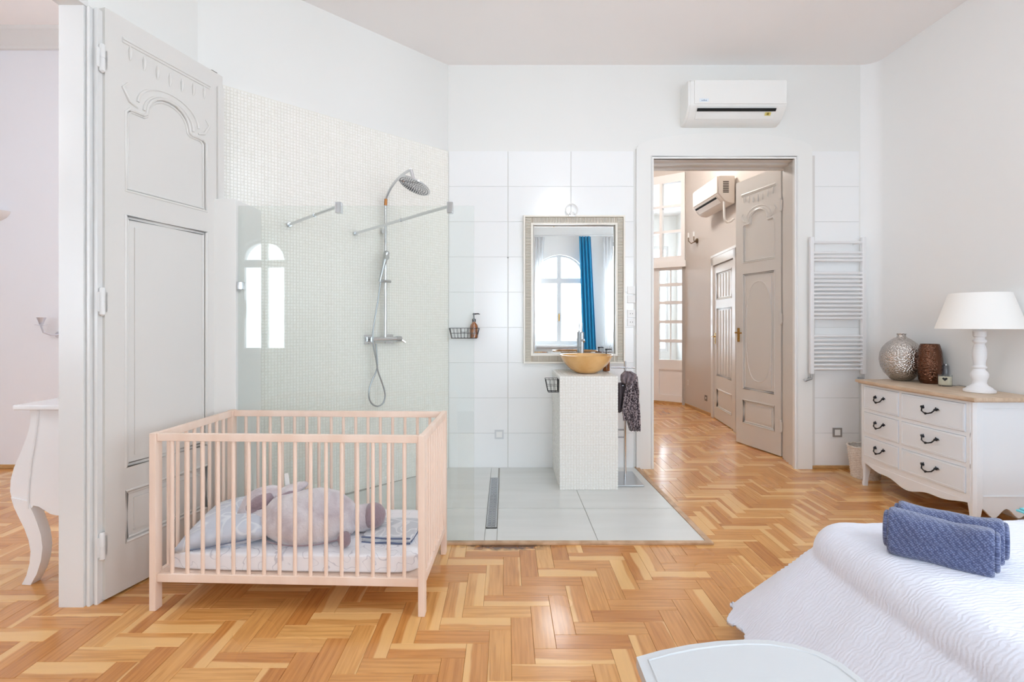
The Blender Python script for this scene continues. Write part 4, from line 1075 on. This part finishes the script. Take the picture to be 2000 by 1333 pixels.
# ------------------------------------------------------------------ bed
BT = .505; bx0, bx1, by0, by1 = 1.19, 3.18, .28, 2.07
t = thing('bed', 'large bed with its foot end facing the room, under the white bedspread', 'bed', (bx0, by0, 0))
obj('mattress', MB().box((.05,.03,.26), (bx1-bx0,by1-by0-.03,BT-.02), .05), M('mattress_ticking', (236,236,238), .8), t)
obj('bed_base', MB().box((.06,.05,.08), (bx1-bx0,by1-by0-.05,.255), .02), M('bed_base_grey', (214,210,206), .8), t)
for x in (.12, 1.8):
    for y in (.1, 1.5): obj('leg', MB().lathe([(.03,0),(.03,.09)], 16, (x, y, 0)), chromed, t)
obj('headboard', MB().box((bx1-bx0+.03,-.02,.1), (bx1-bx0+.09,by1-by0+.02,1.05), .02), whitep, t)
spread = bpy.data.materials.new('white_crinkle_spread'); spread.use_nodes = True; nt = spread.node_tree; b = nt.nodes['Principled BSDF']
b.inputs['Base Color'].default_value = lin((220,222,233)); b.inputs['Roughness'].default_value = .9; b.inputs['Sheen Weight'].default_value = .25
tc = nt.nodes.new('ShaderNodeTexCoord'); mp = nt.nodes.new('ShaderNodeMapping'); nt.links.new(tc.outputs['UV'], mp.inputs[0]); mp.inputs['Scale'].default_value = (1, 1, 1)
wv = nt.nodes.new('ShaderNodeTexWave'); wv.wave_type = 'BANDS'; wv.bands_direction = 'Y'; wv.inputs['Scale'].default_value = 22; wv.inputs['Distortion'].default_value = 11; wv.inputs['Detail'].default_value = 3; wv.inputs['Detail Scale'].default_value = .9
no_ = nt.nodes.new('ShaderNodeTexNoise'); no_.inputs['Scale'].default_value = 60; no_.inputs['Detail'].default_value = 4; no_.inputs['Distortion'].default_value = 1.5
ad_ = nt.nodes.new('ShaderNodeMath'); ad_.operation = 'MULTIPLY_ADD'; ad_.inputs[1].default_value = .7
nt.links.new(mp.outputs[0], wv.inputs['Vector']); nt.links.new(mp.outputs[0], no_.inputs['Vector']); nt.links.new(no_.outputs[0], ad_.inputs[0]); nt.links.new(wv.outputs[0], ad_.inputs[2])
bp = nt.nodes.new('ShaderNodeBump'); bp.inputs['Strength'].default_value = .32; bp.inputs['Distance'].default_value = .004; nt.links.new(ad_.outputs[0], bp.inputs['Height']); nt.links.new(bp.outputs[0], b.inputs['Normal'])
V = []; F = []; UVc = []; OV = []
NX, NY = 170, 170; aw = .64
gx0, gx1, gy0, gy1 = bx0-aw, bx1, by0-.2, by1+aw
rc = .16
for j in range(NY+1):
    for i in range(NX+1):
        x = gx0+(gx1-gx0)*i/NX; y = gy0+(gy1-gy0)*j/NY
        cx_ = max(x, bx0+rc); cy2 = min(max(y, by0+rc), by1-rc)
        vx_, vy_ = x-cx_, y-cy2; d_ = math.hypot(vx_, vy_); nx, ny = (vx_/d_, vy_/d_) if d_ > 1e-6 else (0, 0)
        a = max(0, d_-rc*.35); corner = min(1, 2*abs(nx*ny)) if nx < 0 and ny > 0 else 0
        flare = 1.02*abs(min(nx, 0))**.6+.04*abs(ny)
        R = .11; hyp = math.hypot(1, flare); lim = R*PI/2+(.40+.012*math.sin(23*(x+y))-R)*hyp; over = a > lim+.012; a = min(a, lim)
        if a < R*PI/2: out = R*math.sin(a/R); dr = R*(1-math.cos(a/R))
        else:
            e = a-R*PI/2; out = R+e*flare/math.hypot(1, flare); dr = R+e/math.hypot(1, flare)
        dmax = min(dr, .42)
        if dr > dmax: out -= (dr-dmax)*.0; dr = dmax
        base = min(d_, rc*.35)+out
        px_, py_ = cx_+nx*base, cy2+ny*base
        hang_ = max(0, min(1, (dr-.08)/.3))
        tan = math.atan2(ny, nx)*.9+(y if abs(nx) > .7 else 0)*2.2+(x if abs(ny) > .7 else 0)*2.2
        fo_ = hang_*(.010*math.sin(tan*6+1.3)+.004*math.sin(tan*15))
        px_ += nx*fo_; py_ += ny*fo_
        nz_ = noise.noise(Vector((x*3.2, y*3.2, 1)))*.014+noise.noise(Vector((x*11, y*11, 4)))*.004+noise.noise(Vector((x*30, y*26, 9)))*.0018
        dome = .022*max(0, min(1, (x-bx0)/.9))
        V.append((px_, py_, max(.075+.01*math.sin(40*x+30*y), BT+.008-dr+nz_+dome))); UVc.append((x, y)); OV.append(over)
for j in range(NY):
    for i in range(NX):
        k = j*(NX+1)+i
        if not all(OV[q] for q in (k, k+1, k+NX+2, k+NX+1)): F.append((k, k+1, k+NX+2, k+NX+1))
me = bpy.data.meshes.new('bedspread'); me.from_pydata([(x-bx0, y-by0, z) for x, y, z in V], [], F); me.materials.append(spread)
uvs(me, UVc); me.polygons.foreach_set('use_smooth', [True]*len(F)); me.update()
o = bpy.data.objects.new('bedspread', me); C.objects.link(o); o.location = (bx0, by0, 0); tag(o, 'white crinkled bedspread draped over the bed to near the floor', 'bedspread')
md = o.modifiers.new('s', 'SOLIDIFY'); md.thickness = .008; md.offset = -1
spread_pts = V
def spread_z(x, y):
    best = max((v for v in spread_pts if abs(v[0]-x) < .03 and abs(v[1]-y) < .03), key=lambda v: v[2], default=None); return best[2] if best else BT
# ruffled hem under the corner
rf = MB(); V2 = []; F2 = []
pth = [(.99, 1.0), (.96, 1.3), (.95, 1.6), (.945, 1.85), (.965, 2.0), (1.06, 2.12), (1.25, 2.17), (1.7, 2.17)]
m_ = 0
for k in range(len(pth)-1):
    for q in range(14):
        s_ = q/14; x = pth[k][0]*(1-s_)+pth[k+1][0]*s_; y = pth[k][1]*(1-s_)+pth[k+1][1]*s_; f_ = .010*math.sin(m_*1.25)+.005*math.sin(m_*.47)
        ox, oy = (f_, 0) if k < 3 else (f_*.5, f_)
        V2 += [(x+.03+ox*.3, y+oy*.3-.02, .17), (x+.005+ox, y+oy, .095), (x-.01+ox*1.6, y+oy*1.6, .035+.006*math.sin(m_*.9))]; m_ += 1
for i in range(m_-1):
    k = i*3; F2 += [(k, k+3, k+4, k+1), (k+1, k+4, k+5, k+2)]
rf.add(V2, F2); rf.xf(Matrix.Translation((-bx0, -by0, 0)))
ro = obj('ruffled_hem', rf, M('bed_ruffle_white', (232,232,240), .9), o, smooth=80); md = ro.modifiers.new('s', 'SOLIDIFY'); md.thickness = .003
# teal blanket at the far side
t = thing('teal_blanket', 'folded teal blanket at the far edge of the bed near the right wall', 'blanket', (2.06, 1.93, spread_z(2.1, 1.93)+.004))
bl = MB()
bl.box((0,0,0),(.6,.12,.009),.004).box((.01,.004,.009),(.6,.115,.017),.004)
obj('blanket_fold', bl, M('teal_wool', (112,196,206), .9, sheen=.2), t)

# towels on the bed
towm = bpy.data.materials.new('slate_blue_terry'); towm.use_nodes = True; nt = towm.node_tree; b = nt.nodes['Principled BSDF']
b.inputs['Roughness'].default_value = .95; b.inputs['Sheen Weight'].default_value = .35
tc = nt.nodes.new('ShaderNodeTexCoord'); vo = nt.nodes.new('ShaderNodeTexVoronoi'); vo.inputs['Scale'].default_value = 165; vo.inputs['Randomness'].default_value = .35
mp = nt.nodes.new('ShaderNodeMapping'); mp.inputs['Rotation'].default_value = (.2,.3,.78); nt.links.new(tc.outputs['UV'], mp.inputs[0]); nt.links.new(mp.outputs[0], vo.inputs['Vector'])
cr = nt.nodes.new('ShaderNodeValToRGB'); cr.color_ramp.elements[0].position = .1; cr.color_ramp.elements[0].color = lin((122,132,168)); cr.color_ramp.elements[1].position = .62; cr.color_ramp.elements[1].color = lin((70,79,114))
nt.links.new(vo.outputs['Distance'], cr.inputs[0]); nt.links.new(cr.outputs[0], b.inputs['Base Color'])
bp = nt.nodes.new('ShaderNodeBump'); bp.invert = True; bp.inputs['Strength'].default_value = .8; bp.inputs['Distance'].default_value = .004; nt.links.new(vo.outputs['Distance'], bp.inputs['Height']); nt.links.new(bp.outputs[0], b.inputs['Normal'])
def towel(label, loc, rz, L, D, H, seed, group='slate blue towels on the bed'):
    """folded towel: cross section is a flattened spiral in (y,z), extruded along x"""
    t = thing('folded_towel', label, 'towel', loc, rz)
    cr_ = []
    def ro(a, b, y0, z0, n=36, p=2.7):
        out = []
        for i in range(n):
            a_ = 2*PI*i/n; c_, s_ = math.cos(a_), math.sin(a_)
            out.append((y0+a*math.copysign(abs(c_)**(2/p), c_), z0+b*math.copysign(abs(s_)**(2/p), s_)))
        return out
    NXs = 40; V = []; F = []; UVt = []; n = 48
    ring0 = ro(D/2, H/2, 0, H/2, n)
    per = [0]
    for i in range(n): per.append(per[-1]+math.dist(ring0[i], ring0[(i+1) % n]))
    for j in range(NXs+1):
        u = j/NXs; x = (u-.5)*L; end = min(u, 1-u)*NXs; sc_ = 1 if end >= 2 else (.90, .975)[int(end)]
        for i in range(n):
            y, z = ring0[i]; z_ = H/2+(z-H/2)*sc_; y_ = y*sc_
            q = noise.noise(Vector((x*9, y*12+seed, z*12)))*.008+noise.noise(Vector((x*30, y*30, z*30+seed)))*.0025
            y_ += q*math.copysign(1, y); z_ += q*(1 if z > H/2 else .0)
            # crease where the fold layers meet on the sides
            if abs(z-H*.52) < H*.05: y_ *= .965
            z_ -= .006*math.sin(PI*u) if z > H*.6 else 0
            V.append((x, y_, max(z_, .0))); UVt.append((x, per[i]))
    for j in range(NXs):
        for i in range(n): F.append((j*n+i, j*n+(i+1) % n, (j+1)*n+(i+1) % n, (j+1)*n+i))
    me = bpy.data.meshes.new('towel_roll')
    # recessed ends closed with a fan
    F.append(tuple(range(n))[::-1]); F.append(tuple(NXs*n+i for i in range(n)))
    me.from_pydata(V, [], F); me.materials.append(towm); uvs(me, UVt); me.polygons.foreach_set('use_smooth', [True]*len(F)); me.update()
    o = bpy.data.objects.new('towel_roll', me); C.objects.link(o); o.parent = t
    # visible folded layers at both ends: a flattened spiral of thick terry
    for s_ in (-1, 1):
        ly_ = MB(); pts = []
        for i in range(46):
            a = i/45*4.6*PI; k = 1-.78*i/45; pts.append((s_*(L/2+.004), math.cos(a)*(D/2-.012)*k, H/2+math.sin(a)*(H/2-.012)*k))
        ly_.tube(pts, .0085, 8)
        lo = obj('folded_layers', ly_, None, t, smooth=80); me2 = lo.data; me2.materials.append(towm); uvs(me2, [(v.co.y, v.co.z) for v in me2.vertices])
    return t
for k, (xp, yb_, L, lab) in enumerate(((0,0,.262,'slate blue terry towel folded on the bed, the nearer of the pair'), (0,0,.27,'slate blue terry towel folded on the bed, standing behind the nearer one'))):
    if k == 0: cx_, cy2 = 1.405, 1.645
    else: cx_, cy2 = 1.515, 1.735
    z_ = min(spread_z(cx_, cy2), 9)
    tw = towel(lab, (cx_, cy2, z_-.012), math.radians(-44 if k == 0 else -40), L, .105, .152 if k == 0 else .148, k*7+1)

# ------------------------------------------------------------------ bow-fronted white table in the foreground
TZ = .62; dr = 1.3-TZ
def gp(x, y): Y = dr*990/(y-632); return (X_(x, Y), Y)
curve = [gp(*p) for p in ((1243,1284),(1290,1271),(1345,1260),(1400,1253),(1450,1250),(1500,1251),(1550,1259),(1600,1274),(1645,1297),(1685,1328),(1715,1360),(1740,1400))]
curve = [(x, y) for x, y in curve]
end = curve[-1]
near_ = [(end[0]-.005, end[1]-.12), (end[0]-.06, .62), (.42, .52), (curve[0][0], .56), (curve[0][0]-.0, .8)]
loop = curve+near_
tx0, ty0 = .45, .8
t = thing('bedside_table', 'white painted bow-edged table standing at the foot of the bed in the foreground', 'table', (tx0, ty0, 0))
lc = [(x-tx0, y-ty0) for x, y in loop]
wp = M('brushed_white_paint', (196,198,200), .4, bump=(14, .12, .003), stretch=(1, 6, 1))
obj('table_top', MB().prism([lc], XY, TZ-.022, TZ), wp, t)
def sh_(lp, k): 
    cx_ = sum(p[0] for p in lp)/len(lp); cy2 = sum(p[1] for p in lp)/len(lp); return [(cx_+(x-cx_)*k, cy2+(y-cy2)*k) for x, y in lp]
obj('inlay_bead', MB().tube([(x, y, TZ) for x, y in sh_(lc, .91)], .0022, 8, True), wp, t)
obj('apron', MB().prism([sh_(lc, .955)], XY, TZ-.16, TZ-.022), wp, t)
obj('lower_body', MB().prism([sh_(lc, .99)], XY, .16, TZ-.16), wp, t)
for x, y in ((lc[0][0]+.05, lc[0][1]-.05), (lc[8][0]-.06, lc[8][1]-.03), (lc[-3][0], lc[-3][1]+.05), (end[0]-tx0-.09, .62-ty0+.05)):
    obj('leg', MB().lathe([(.014,0),(.018,.02),(.024,.16)], 14, (x, y, 0)), wp, t)

# ------------------------------------------------------------------ crib
cw, cd_, chh = 1.252, .648, .803
crz = math.atan2(-.046, 1.25)
t = thing('crib', 'pale beech baby crib with slatted sides standing in front of the shower screen', 'crib', (-1.61, 2.286, 0), crz)
LW, LD = .030, .045
for x in (0, cw-LW):
    for y in (0, cd_-LD): obj('leg', MB().box((x, y, 0), (x+LW, y+LD, chh), .003), crib_w, t)
for y in (.008, cd_-.008-.022):
    obj('top_rail', MB().box((LW, y, chh-.036), (cw-LW, y+.022, chh-.002), .003), crib_w, t)
    obj('bottom_rail', MB().box((LW, y, .128), (cw-LW, y+.022, .166), .003), crib_w, t)
for x in (.003, cw-LW+.003):
    obj('top_rail', MB().box((x, LD, chh-.036), (x+.024, cd_-LD, chh-.001), .003), crib_w, t)
    obj('bottom_rail', MB().box((x, LD, .128), (x+.024, cd_-LD, .166), .003), crib_w, t)
slat = MB().tube([(0,0,.155),(0,0,chh-.03)], .0085, 12).mesh('slat'); slat.materials.append(crib_w)
ns = 16
for y in (.019, cd_-.019):
    for i in range(ns): obj('slat', slat, None, t, loc=(LW+(cw-2*LW)*(i+.92)/(ns+.84), y, 0))
for x in (.015, cw-.015):
    for i in range(8): obj('slat', slat, None, t, loc=(x, LD+(cd_-2*LD)*(i+1)/9, 0))
obj('mattress_board', MB().box((LW-.002, .032, .150), (cw-LW+.002, cd_-.032, .166), .002), crib_w, t)
for x in (LW+.02, cw-LW-.02):
    pass
def local(o_loc, rz, x, y, z): c_, s_ = math.cos(rz), math.sin(rz); return (o_loc[0]+c_*x-s_*y, o_loc[1]+s_*x+c_*y, z)
CL_ = (-1.61, 2.286)
def printed(name, base, ink, scale=7, line=.03):
    m = bpy.data.materials.new(name); m.use_nodes = True; nt = m.node_tree; b = nt.nodes['Principled BSDF']; b.inputs['Roughness'].default_value = .85
    tc = nt.nodes.new('ShaderNodeTexCoord'); vo = nt.nodes.new('ShaderNodeTexNoise'); vo.inputs['Scale'].default_value = scale; vo.inputs['Detail'].default_value = 1; vo.inputs['Distortion'].default_value = .8
    nt.links.new(tc.outputs['Object'], vo.inputs['Vector'])
    sb = nt.nodes.new('ShaderNodeMath'); sb.operation = 'SUBTRACT'; sb.inputs[1].default_value = .5; nt.links.new(vo.outputs[0], sb.inputs[0])
    ab = nt.nodes.new('ShaderNodeMath'); ab.operation = 'ABSOLUTE'; nt.links.new(sb.outputs[0], ab.inputs[0])
    mr = nt.nodes.new('ShaderNodeMapRange'); mr.inputs[1].default_value = line*.4; mr.inputs[2].default_value = line; nt.links.new(ab.outputs[0], mr.inputs[0])
    mx = nt.nodes.new('ShaderNodeMix'); mx.data_type = 'RGBA'; mx.inputs[6].default_value = lin(ink); mx.inputs[7].default_value = lin(base); nt.links.new(mr.outputs[0], mx.inputs[0]); nt.links.new(mx.outputs[2], b.inputs['Base Color'])
    return m
shm = printed('printed_sheet', (238,238,242), (206,206,214), 11, .012)
def soft_box(w_, d_, h_, seed, n=44, m=26, bulge=.012, wr=.006, ex=.12):
    V = []; F = []; K = 7
    bmx = bmesh.new(); bmesh.ops.create_cube(bmx, size=1); bmesh.ops.subdivide_edges(bmx, edges=bmx.edges[:], cuts=14, use_grid_fill=True)
    for v in bmx.verts:
        x, y, z = v.co*2
        q = (abs(x)**12+abs(y)**12+abs(z)**12)**(1/12); x, y, z = x/q*1, y/q*1, z/q*1
        x *= 1; X = x*w_/2; Y = y*d_/2; Z = z*h_/2
        nz_ = noise.noise(Vector((X*7, Y*7, Z*9+seed)))*wr+noise.noise(Vector((X*24, Y*24, Z*24+seed)))*wr*.4
        k_ = 1+nz_/(max(w_, d_)*.5); X *= k_; Y *= k_
        Z += nz_*(1 if z > -.5 else 0)+bulge*(1-x*x)*(1-y*y)*(1 if z > .5 else 0)
        v.co = (X, Y, Z+h_/2)
    mb = MB(); mb.bm(bmx); return mb
mz_ = .167
mc = local(CL_, crz, cw/2, cd_/2, mz_)
t = thing('crib_mattress', 'thin crib mattress under a white printed sheet inside the crib', 'mattress', mc, crz)
obj('fitted_sheet', soft_box(cw-2*LW-.012, cd_-.075, .088, 3, wr=.007), shm, t, smooth=180)
mt = mz_+.088
# pillow
plm = printed('blue_grey_print', (205,211,222), (224,229,236), 9, .05)
def pillow(w_, d_, h_, seed):
    bmx = bmesh.new(); bmesh.ops.create_cube(bmx, size=1); bmesh.ops.subdivide_edges(bmx, edges=bmx.edges[:], cuts=16, use_grid_fill=True)
    for v in bmx.verts:
        x, y, z = v.co*2
        k_ = (1-abs(x)**2.6)**.42*(1-abs(y)**2.6)**.42 if max(abs(x), abs(y)) < 1 else 0
        pin = 1-.07*(1-abs(x)**2)*abs(y)-.0
        X = x*w_/2*(1-.06*(1-y*y)*abs(x)); Y = y*d_/2*(1-.06*(1-x*x)*abs(y))
        nz_ = noise.noise(Vector((x*2, y*2, seed)))*.012+noise.noise(Vector((x*6, y*6, seed)))*.004
        v.co = (X, Y, h_*.35+(z*h_*.5*(k_ if z > 0 else k_*.7)+nz_*k_))
    mb = MB(); mb.bm(bmx); return mb
pl = local(CL_, crz, .262, .29, mt-.012)
t = thing('crib_pillow', 'blue grey printed pillow at the left end of the crib mattress', 'pillow', pl, crz+.10)
t.rotation_euler = (.10, -.16, crz+.12)
obj('pillowcase', pillow(.42, .47, .17, 4), plm, t, smooth=180)
obj('piping', MB().tube([(math.copysign(abs(math.cos(a))**.35, math.cos(a))*.206, math.copysign(abs(math.sin(a))**.35, math.sin(a))*.231, .060) for a in [2*PI*i/60 for i in range(60)]], .003, 6, True), M('piping_slate', (120,130,152), .8), t)
# plush animal lying on its side
plush = bpy.data.materials.new('mauve_grey_plush'); plush.use_nodes = True; nt = plush.node_tree; b = nt.nodes['Principled BSDF']; b.inputs['Roughness'].default_value = .95; b.inputs['Sheen Weight'].default_value = .5
tc = nt.nodes.new('ShaderNodeTexCoord'); n1 = nt.nodes.new('ShaderNodeTexNoise'); n1.inputs['Scale'].default_value = 9; n1.inputs['Detail'].default_value = 5; n1.inputs['Distortion'].default_value = .6; nt.links.new(tc.outputs['Object'], n1.inputs['Vector'])
cr = nt.nodes.new('ShaderNodeValToRGB'); cr.color_ramp.elements[0].position = .33; cr.color_ramp.elements[0].color = lin((186,174,180)); cr.color_ramp.elements[1].position = .62; cr.color_ramp.elements[1].color = lin((216,211,214)); nt.links.new(n1.outputs[0], cr.inputs[0]); nt.links.new(cr.outputs[0], b.inputs['Base Color'])
n2 = nt.nodes.new('ShaderNodeTexNoise'); n2.inputs['Scale'].default_value = 120; nt.links.new(tc.outputs['Object'], n2.inputs['Vector']); bp = nt.nodes.new('ShaderNodeBump'); bp.inputs['Strength'].default_value = .6; bp.inputs['Distance'].default_value = .006; nt.links.new(n2.outputs[0], bp.inputs['Height']); nt.links.new(bp.outputs[0], b.inputs['Normal'])
dplush = M('dark_mauve_plush', (150,132,140), .95, bump=(100, .6, .006), sheen=.4)
def blob(c, r, seed, rot=None, amp=.08, sub=4, flat=None):
    bmx = bmesh.new(); bmesh.ops.create_icosphere(bmx, subdivisions=sub, radius=1)
    for v in bmx.verts:
        k_ = 1+amp*noise.noise(v.co*1.6+Vector((seed, 0, 0)))+amp*.35*noise.noise(v.co*5+Vector((0, seed, 0)))
        q = Vector((v.co.x*r[0]*k_, v.co.y*r[1]*k_, v.co.z*r[2]*k_))
        if rot: q = Euler(rot).to_matrix() @ q
        q += Vector(c)
        if flat is not None: q.z = max(q.z, flat)
        v.co = q
    mb = MB(); mb.bm(bmx); return mb
pc = local(CL_, crz, .645, .215, mt-.004)
t = thing('plush_animal', 'plump mauve grey plush animal with floppy ears lying in the crib', 'soft toy', pc, crz)
obj('body', blob((0,0,.105), (.235,.165,.125), 3, rot=(0,.05,.1), amp=.12, flat=.0), plush, t, smooth=180)
obj('belly_seam', MB().tube([(.232*math.cos(a)*.985+.0, -.160*abs(math.sin(a))**.9*1.0-.003, .052-.02*math.sin(a)) for a in [PI*i/24 for i in range(2, 23)]], .003, 6), dplush, t)
hdm = obj('head', blob((-.245,.07,.09), (.11,.12,.09), 8, rot=(0,-.2,.3), amp=.14, flat=0), plush, t, smooth=180)
obj('ear', blob((-.27,.04,.165), (.105,.07,.048), 11, rot=(.5,-.45,.5), amp=.18, sub=3), plush, hdm, smooth=180)
obj('inner_ear', blob((-.25,.005,.165), (.068,.04,.036), 14, rot=(.5,-.45,.5), amp=.2, sub=3), dplush, hdm, smooth=180)
obj('ear', blob((-.165,.07,.185), (.15,.05,.034), 16, rot=(.2,-.5,-.15), amp=.18, sub=3), plush, hdm, smooth=180)
obj('inner_ear', blob((-.16,.035,.178), (.10,.022,.022), 17, rot=(.2,-.5,-.15), amp=.18, sub=3), dplush, hdm, smooth=180)
lg = obj('leg', blob((.255,.05,.085), (.09,.065,.065), 21, rot=(0,-.1,.25), amp=.08, sub=3, flat=.0), plush, t, smooth=180)
obj('paw', blob((.305,.04,.098), (.055,.06,.062), 23, rot=(0,0,.2), amp=.1, sub=3, flat=.0), dplush, lg, smooth=180)
obj('tail', blob((.215,-.13,.05), (.03,.028,.04), 25, amp=.2, sub=3), dplush, t, smooth=180)
obj('care_tag', MB().add([(-.175,.11,.22),(-.15,.11,.22),(-.158,.105,.285),(-.178,.105,.28),(-.175,.112,.22),(-.15,.112,.22),(-.158,.107,.285),(-.178,.107,.28)], [(0,1,2,3),(4,7,6,5),(0,4,5,1),(1,5,6,2),(2,6,7,3),(3,7,4,0)]), plast, hdm)
bc = local(CL_, crz, 1.045, .27, mt+.0)
t = thing('folded_blanket', 'grey printed blanket folded flat at the right end of the crib', 'blanket', bc, crz-.06)
gbm = printed('grey_print', (200,204,210), (226,228,232), 8, .04)
for k in range(3):
    sb_ = soft_box(.25-.004*k, .24-.004*k, .013, 9+k, wr=.003, bulge=.002).xf(Matrix.Translation((.0, 0, .0115*k)))
    obj('folded_layer', sb_, gbm, t, smooth=180)
obj('hem', MB().tube([(-.118,-.122,.006),(-.06,-.124,.004),(.0,-.122,.008),(.06,-.124,.006),(.118,-.121,.008)], .004, 6).tube([(-.118,-.122,.03),(0,-.124,.027),(.118,-.12,.03)], .0035, 6).tube([(.122,-.12,.015),(.125,0,.02),(.122,.118,.018)], .004, 6), M('hem_slate', (96,106,134), .85), t)

# ------------------------------------------------------------------ side room: bombe commode and sconces
q0 = 2.55
def cpx(x, y): return (X_(x, q0), Z_(y, q0))
cX, cZ0 = -2.25, 0
left = [(69,798),(70,825),(62,855),(50,885),(38,912),(32,935),(31,957),(37,982),(50,1008)]
body = [cpx(*p) for p in left]+[cpx(*p) for p in ((60,1010),(68,996),(76,984),(86,986),(96,992),(108,1000),(120,1003))]
body += [(-2.06, body[-1][1]), (-2.06, cpx(69,798)[1])]
t = thing('bombe_commode', 'glossy white bombe commode with curved legs in the side room', 'commode', (cX, 2.52, 0))
gw = M('glossy_white_lacquer', (240,240,242), .15)
obj('body', MB().prism([[(x-cX, z) for x, z in body]], XZ, .0, .80), gw, t)
xt0 = cpx(46,0)[0]; zt0 = cpx(0,797)[1]
obj('top', MB().box((xt0-cX, -.03, zt0-.002), (-2.055-cX, .84, zt0+.022), .006), gw, t)
seam = [cpx(*p) for p in ((87,800),(84,830),(79,865),(73,900),(69,935),(67,965),(67,990))]
obj('edge_bead', MB().tube([(x-cX, -.003, z) for x, z in seam], .0045, 8), gw, t)
legp = [(34,968),(40,987),(50,1008),(60,1028),(68,1050),(72,1072),(70,1095),(64,1118),(55,1136),(72,1138),(84,1115),(92,1090),(95,1065),(92,1040),(85,1018),(78,1000),(72,988),(67,975)]
lp = [(x-cX, max(0, z)) for x, z in [cpx(*p) for p in legp]]
for y in (-.004, .74): obj('leg', MB().prism([lp], XZ, y, y+.055), gw, t)
for y in (.0, .74): obj('leg', MB().box((-2.115-cX, y, 0), (-2.07-cX, y+.05, .4), .01), gw, t)
t = thing('uplight_sconce', 'white half-bowl uplight on the far wall of the side room', 'sconce', (X_(-6, BW), BW, Z_(432, BW)))
pf = [(.01,.0),(.05,.008),(.09,.03),(.12,.065),(.125,.085),(.118,.085),(.08,.04),(.02,.02)]
V = []; F = []; n = 20
for i in range(n+1):
    a = PI+PI*i/n
    for r, z in pf: V.append((r*math.cos(a), r*math.sin(a)*.9, z))
k = len(pf)
for i in range(n):
    for j in range(k-1): F.append((i*k+j, (i+1)*k+j, (i+1)*k+j+1, i*k+j+1))
obj('bowl', MB().add(V, F), M('frosted_bowl', (222,218,216), .5), t, smooth=60)
t = thing('candle_sconce', 'small pale candle sconce on the side room wall beside the jamb', 'sconce', (X_(107, BW), BW, Z_(636, BW)))
sil = M('pale_silver', (206,206,214), .3, .5)
obj('arm', MB().tube([(.04,-.01,-.085),(.02,-.06,-.085),(-.01,-.10,-.06),(-.02,-.11,-.01),(-.02,-.11,.0)], .008, 8), sil, t)
obj('drip_tray', MB().lathe([(.01,0),(.045,.004),(.045,.008),(.01,.006)], 20, (-.02,-.11,0)), sil, t)
obj('cup', MB().lathe([(.015,.008),(.02,.03),(.034,.07),(.031,.07),(.012,.02)], 20, (-.02,-.11,0)), sil, t)
obj('backplate', MB().lathe([(.03,0),(.03,.01)], 20, (.04,0,-.085), axis='Y'), sil, t)
